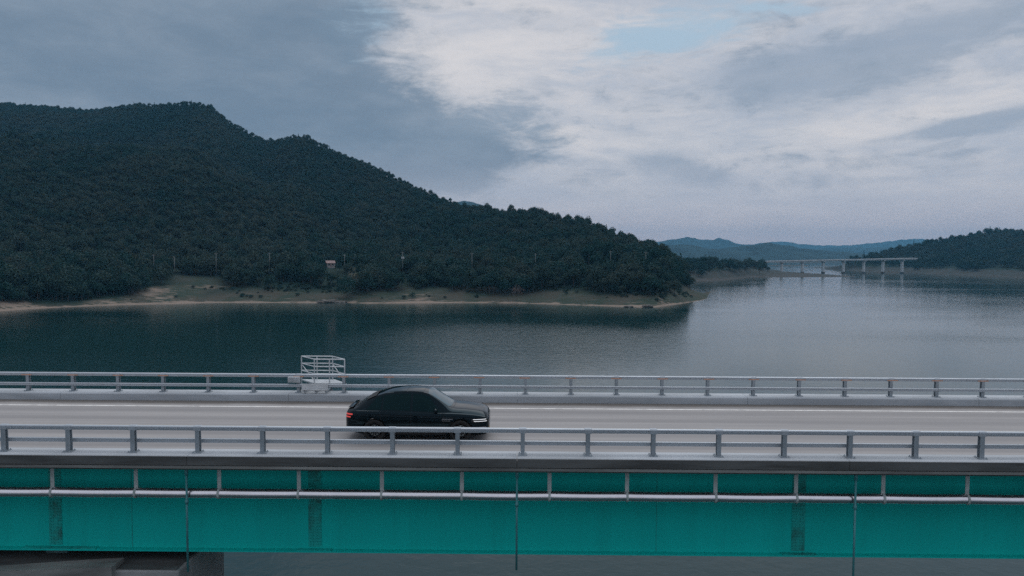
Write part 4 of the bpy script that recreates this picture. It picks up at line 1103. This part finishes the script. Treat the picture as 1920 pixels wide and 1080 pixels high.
tree('tall_tree', 'shorter dark pointed tree rising above the wood on the spit, right one', 'tree', 1329, 503, 478.5, 852, 5.0, spit, m_leaf_dark, 508, kind='cone', n=300)
for u, v1, d, w_, lab in ((1006, 387, 700, 11, 'round dark tree standing up from the ridge skyline at its middle'), (918, 384, 766, 7, 'small pointed tree on the ridge skyline near the blue peak'),
                          (1103, 403, 642, 8, 'dark tree on the shoulder of the ridge skyline above a pole'), (1135, 424, 618, 6, 'tree on the steep part of the ridge skyline'),
                          (1245, 459, 556, 7, 'lowest tree on the ridge skyline by the blue range')):
    tree('ridge_tree', lab, 'tree', u, v1 + 25, v1, d - 4, w_, hill_left, m_leaf_dark, int(u), n=360)
tree('hilltop_tree', 'broad round tree on top of the right-hand hill', 'tree', 1858, 445, 428, 1398, 14, hill_right, m_leaf_dark, 611, n=420, leaf=1.0)
tree('hilltop_tree', 'flat-topped tree right of the broad round tree on the hill', 'tree', 1889, 445, 428.8, 1398, 13, hill_right, m_leaf_dark, 612, n=420, leaf=1.0)
tree('spit_bush', 'round bush at the end of the wood on the spit, under the far bridge', 'bush', 1424, 503, 491, 960, 12, spit, m_leaf_dark, 613, n=420)

# ================================================================== poles, house, rocks
pole_labels = ['leftmost pale utility pole above the sandy shore', 'short pole with a white lamp next to the leftmost pole', 'utility pole above the mown green bank', 'faint slim utility pole left of the hillside house',
               'short pole top just right of the hillside house', 'tall utility pole carrying a white transformer', 'utility pole at the foot of the wood, right of the transformer pole', 'short pole tip showing over the trees mid-shore',
               'second utility pole from the wooded point', 'utility pole nearest the wooded point']
for (u, v0, v1, d), lab in zip(POLES, pole_labels):
    p = at(u, v0, d); a_, r_ = local_ar(p[0], p[1]); gz = float(hill_left(np.array([a_]), np.array([r_]))[0])
    gz = min(gz, p[2] - 4)
    root = empty('utility_pole', (p[0], p[1], gz)); tag(root, lab, 'utility pole', 'utility poles along the shore road')
    hh = p[2] - gz
    MB().tube((0, 0, -0.5), (0, 0, hh), 0.15, 0.10, 10).build('mast', m_pole, root, smooth=True)
    if u == 327:
        MB().tube((0, 0, hh), (0, -0.9, hh + 0.25), 0.06, n=6).build('lamp_arm', m_pole, root); MB().box(-0.25, 0.25, -1.3, -0.8, hh + 0.15, hh + 0.4).build('lamp', m_white, root, bevel=0.05)
    else:
        MB().box(-1.0, 1.0, -0.06, 0.06, hh - 0.75, hh - 0.62).build('cross_arm', m_pole, root)
        for sx in (-0.85, 0.0, 0.85): MB().tube((sx, 0, hh - 0.62), (sx, 0, hh - 0.38), 0.07, 0.05, 8).build('insulator', m_white, root)
    if u == 755:
        MB().tube((0.5, -0.25, hh - 4.3), (0.5, -0.25, hh - 3.2), 0.42, n=14).tube((-0.5, -0.25, hh - 4.3), (-0.5, -0.25, hh - 3.2), 0.42, n=14).box(-0.9, 0.9, -0.4, 0.2, hh - 4.45, hh - 4.3).build('transformer', m_white, root)
hx_, hy_ = hp_[0], hp_[1]; a_, r_ = local_ar(hx_, hy_); gz = float(hill_left(np.array([a_]), np.array([r_]))[0])
gz = max(gz, float(at(619, 498, 478)[2]) - 0.6)
hs = empty('hillside_house', (hx_, hy_, gz)); tag(hs, 'small house with white wall and pinkish roof on the wooded slope', 'house'); hs.rotation_euler = (0, 0, math.radians(28))
MB().box(-2.6, 2.6, -1.9, 1.9, -1.0, 2.5).build('wall', m_wall, hs)
rf = MB().add([(-3.0, -2.4, 2.3), (3.0, -2.4, 2.3), (3.0, 0, 3.9), (-3.0, 0, 3.9), (3.0, 2.4, 2.3), (-3.0, 2.4, 2.3), (-3.0, -2.4, 2.15), (3.0, -2.4, 2.15), (3.0, 2.4, 2.15), (-3.0, 2.4, 2.15)],
              [(0, 1, 2, 3), (3, 2, 4, 5), (1, 7, 8, 4, 2), (0, 3, 5, 9, 6), (0, 6, 7, 1), (5, 4, 8, 9), (6, 9, 8, 7)]).build('roof', m_roof, hs)
for x in (-1.6, 0.9):
    wd_ = MB().box(x, x + 0.9, -1.93, -1.9, 0.7, 1.7).build('window', m_glass, hs); MB().box(x - 0.06, x + 0.96, -1.96, -1.931, 0.6, 0.68).build('sill', m_white, wd_)
MB().box(-0.45, 0.45, -1.94, -1.9, -0.2, 1.85).build('door', m_roof, hs)
# rocks at the little inlet
for k, (u, v, s_, lab) in enumerate(((605, 566.8, 2.2, 'dark flat rock at the left side of the little inlet'), (622, 566.3, 2.5, 'dark rock in the middle of the little inlet'), (638, 566.8, 1.9, 'dark rock at the right side of the little inlet'),
                                     (1215, 575, 1.8, 'low rock at the water line near the wooded point'), (1180, 575, 1.4, 'small rock at the water line left of the low rock'), (1120, 556, 2.2, 'grey boulder on the grassy bank towards the point'))):
    p = on_plane(u, v, 0.3); r = random.Random(k)
    bmx = bmesh.new(); bmesh.ops.create_icosphere(bmx, subdivisions=3, radius=1.0)
    for vt in bmx.verts:
        f = 0.75 + 0.5 * float(fbm(np.array([vt.co.x * 1.7 + k * 5 + vt.co.z]), np.array([vt.co.y * 1.7 + vt.co.z * 1.3 + 3]), 3)[0])
        f *= 0.8 + 0.4 * float(vnoise(np.array([vt.co.x * 4 + k * 3]), np.array([vt.co.y * 4 + vt.co.z * 4]))[0]); vt.co = Vector((vt.co.x * s_ * 1.7 * f, vt.co.y * s_ * f, vt.co.z * s_ * 0.55 * f))
    me = bpy.data.meshes.new('rock'); bmx.to_mesh(me); bmx.free(); me.materials.append(m_rock)
    a_, r_ = local_ar(p[0], p[1]); gz = max(0.0, float(hill_left(np.array([a_]), np.array([r_ + 2]))[0]))
    o = obj('shore_rock', me, loc=(p[0], p[1] + 1.5, gz)); tag(o, lab, 'rock', 'rocks on the lake shore')

# ================================================================== the air
hz_m = bpy.data.materials.new('thin_haze'); hz_m.use_nodes = True
hn = hz_m.node_tree; hn.nodes.clear()
ho_ = hn.nodes.new('ShaderNodeOutputMaterial'); pv = hn.nodes.new('ShaderNodeVolumePrincipled')
pv.inputs['Color'].default_value = (0.20, 0.58, 0.92, 1); pv.inputs['Density'].default_value = 1.0e-4; pv.inputs['Anisotropy'].default_value = 0.1
hn.links.new(pv.outputs[0], ho_.inputs['Volume'])
hb = MB().box(-9500, 9500, -2000, 9300, -5.0, 330.0).build('haze', hz_m)
tag(hb, 'thin bluish evening haze over the lake', kind='stuff')
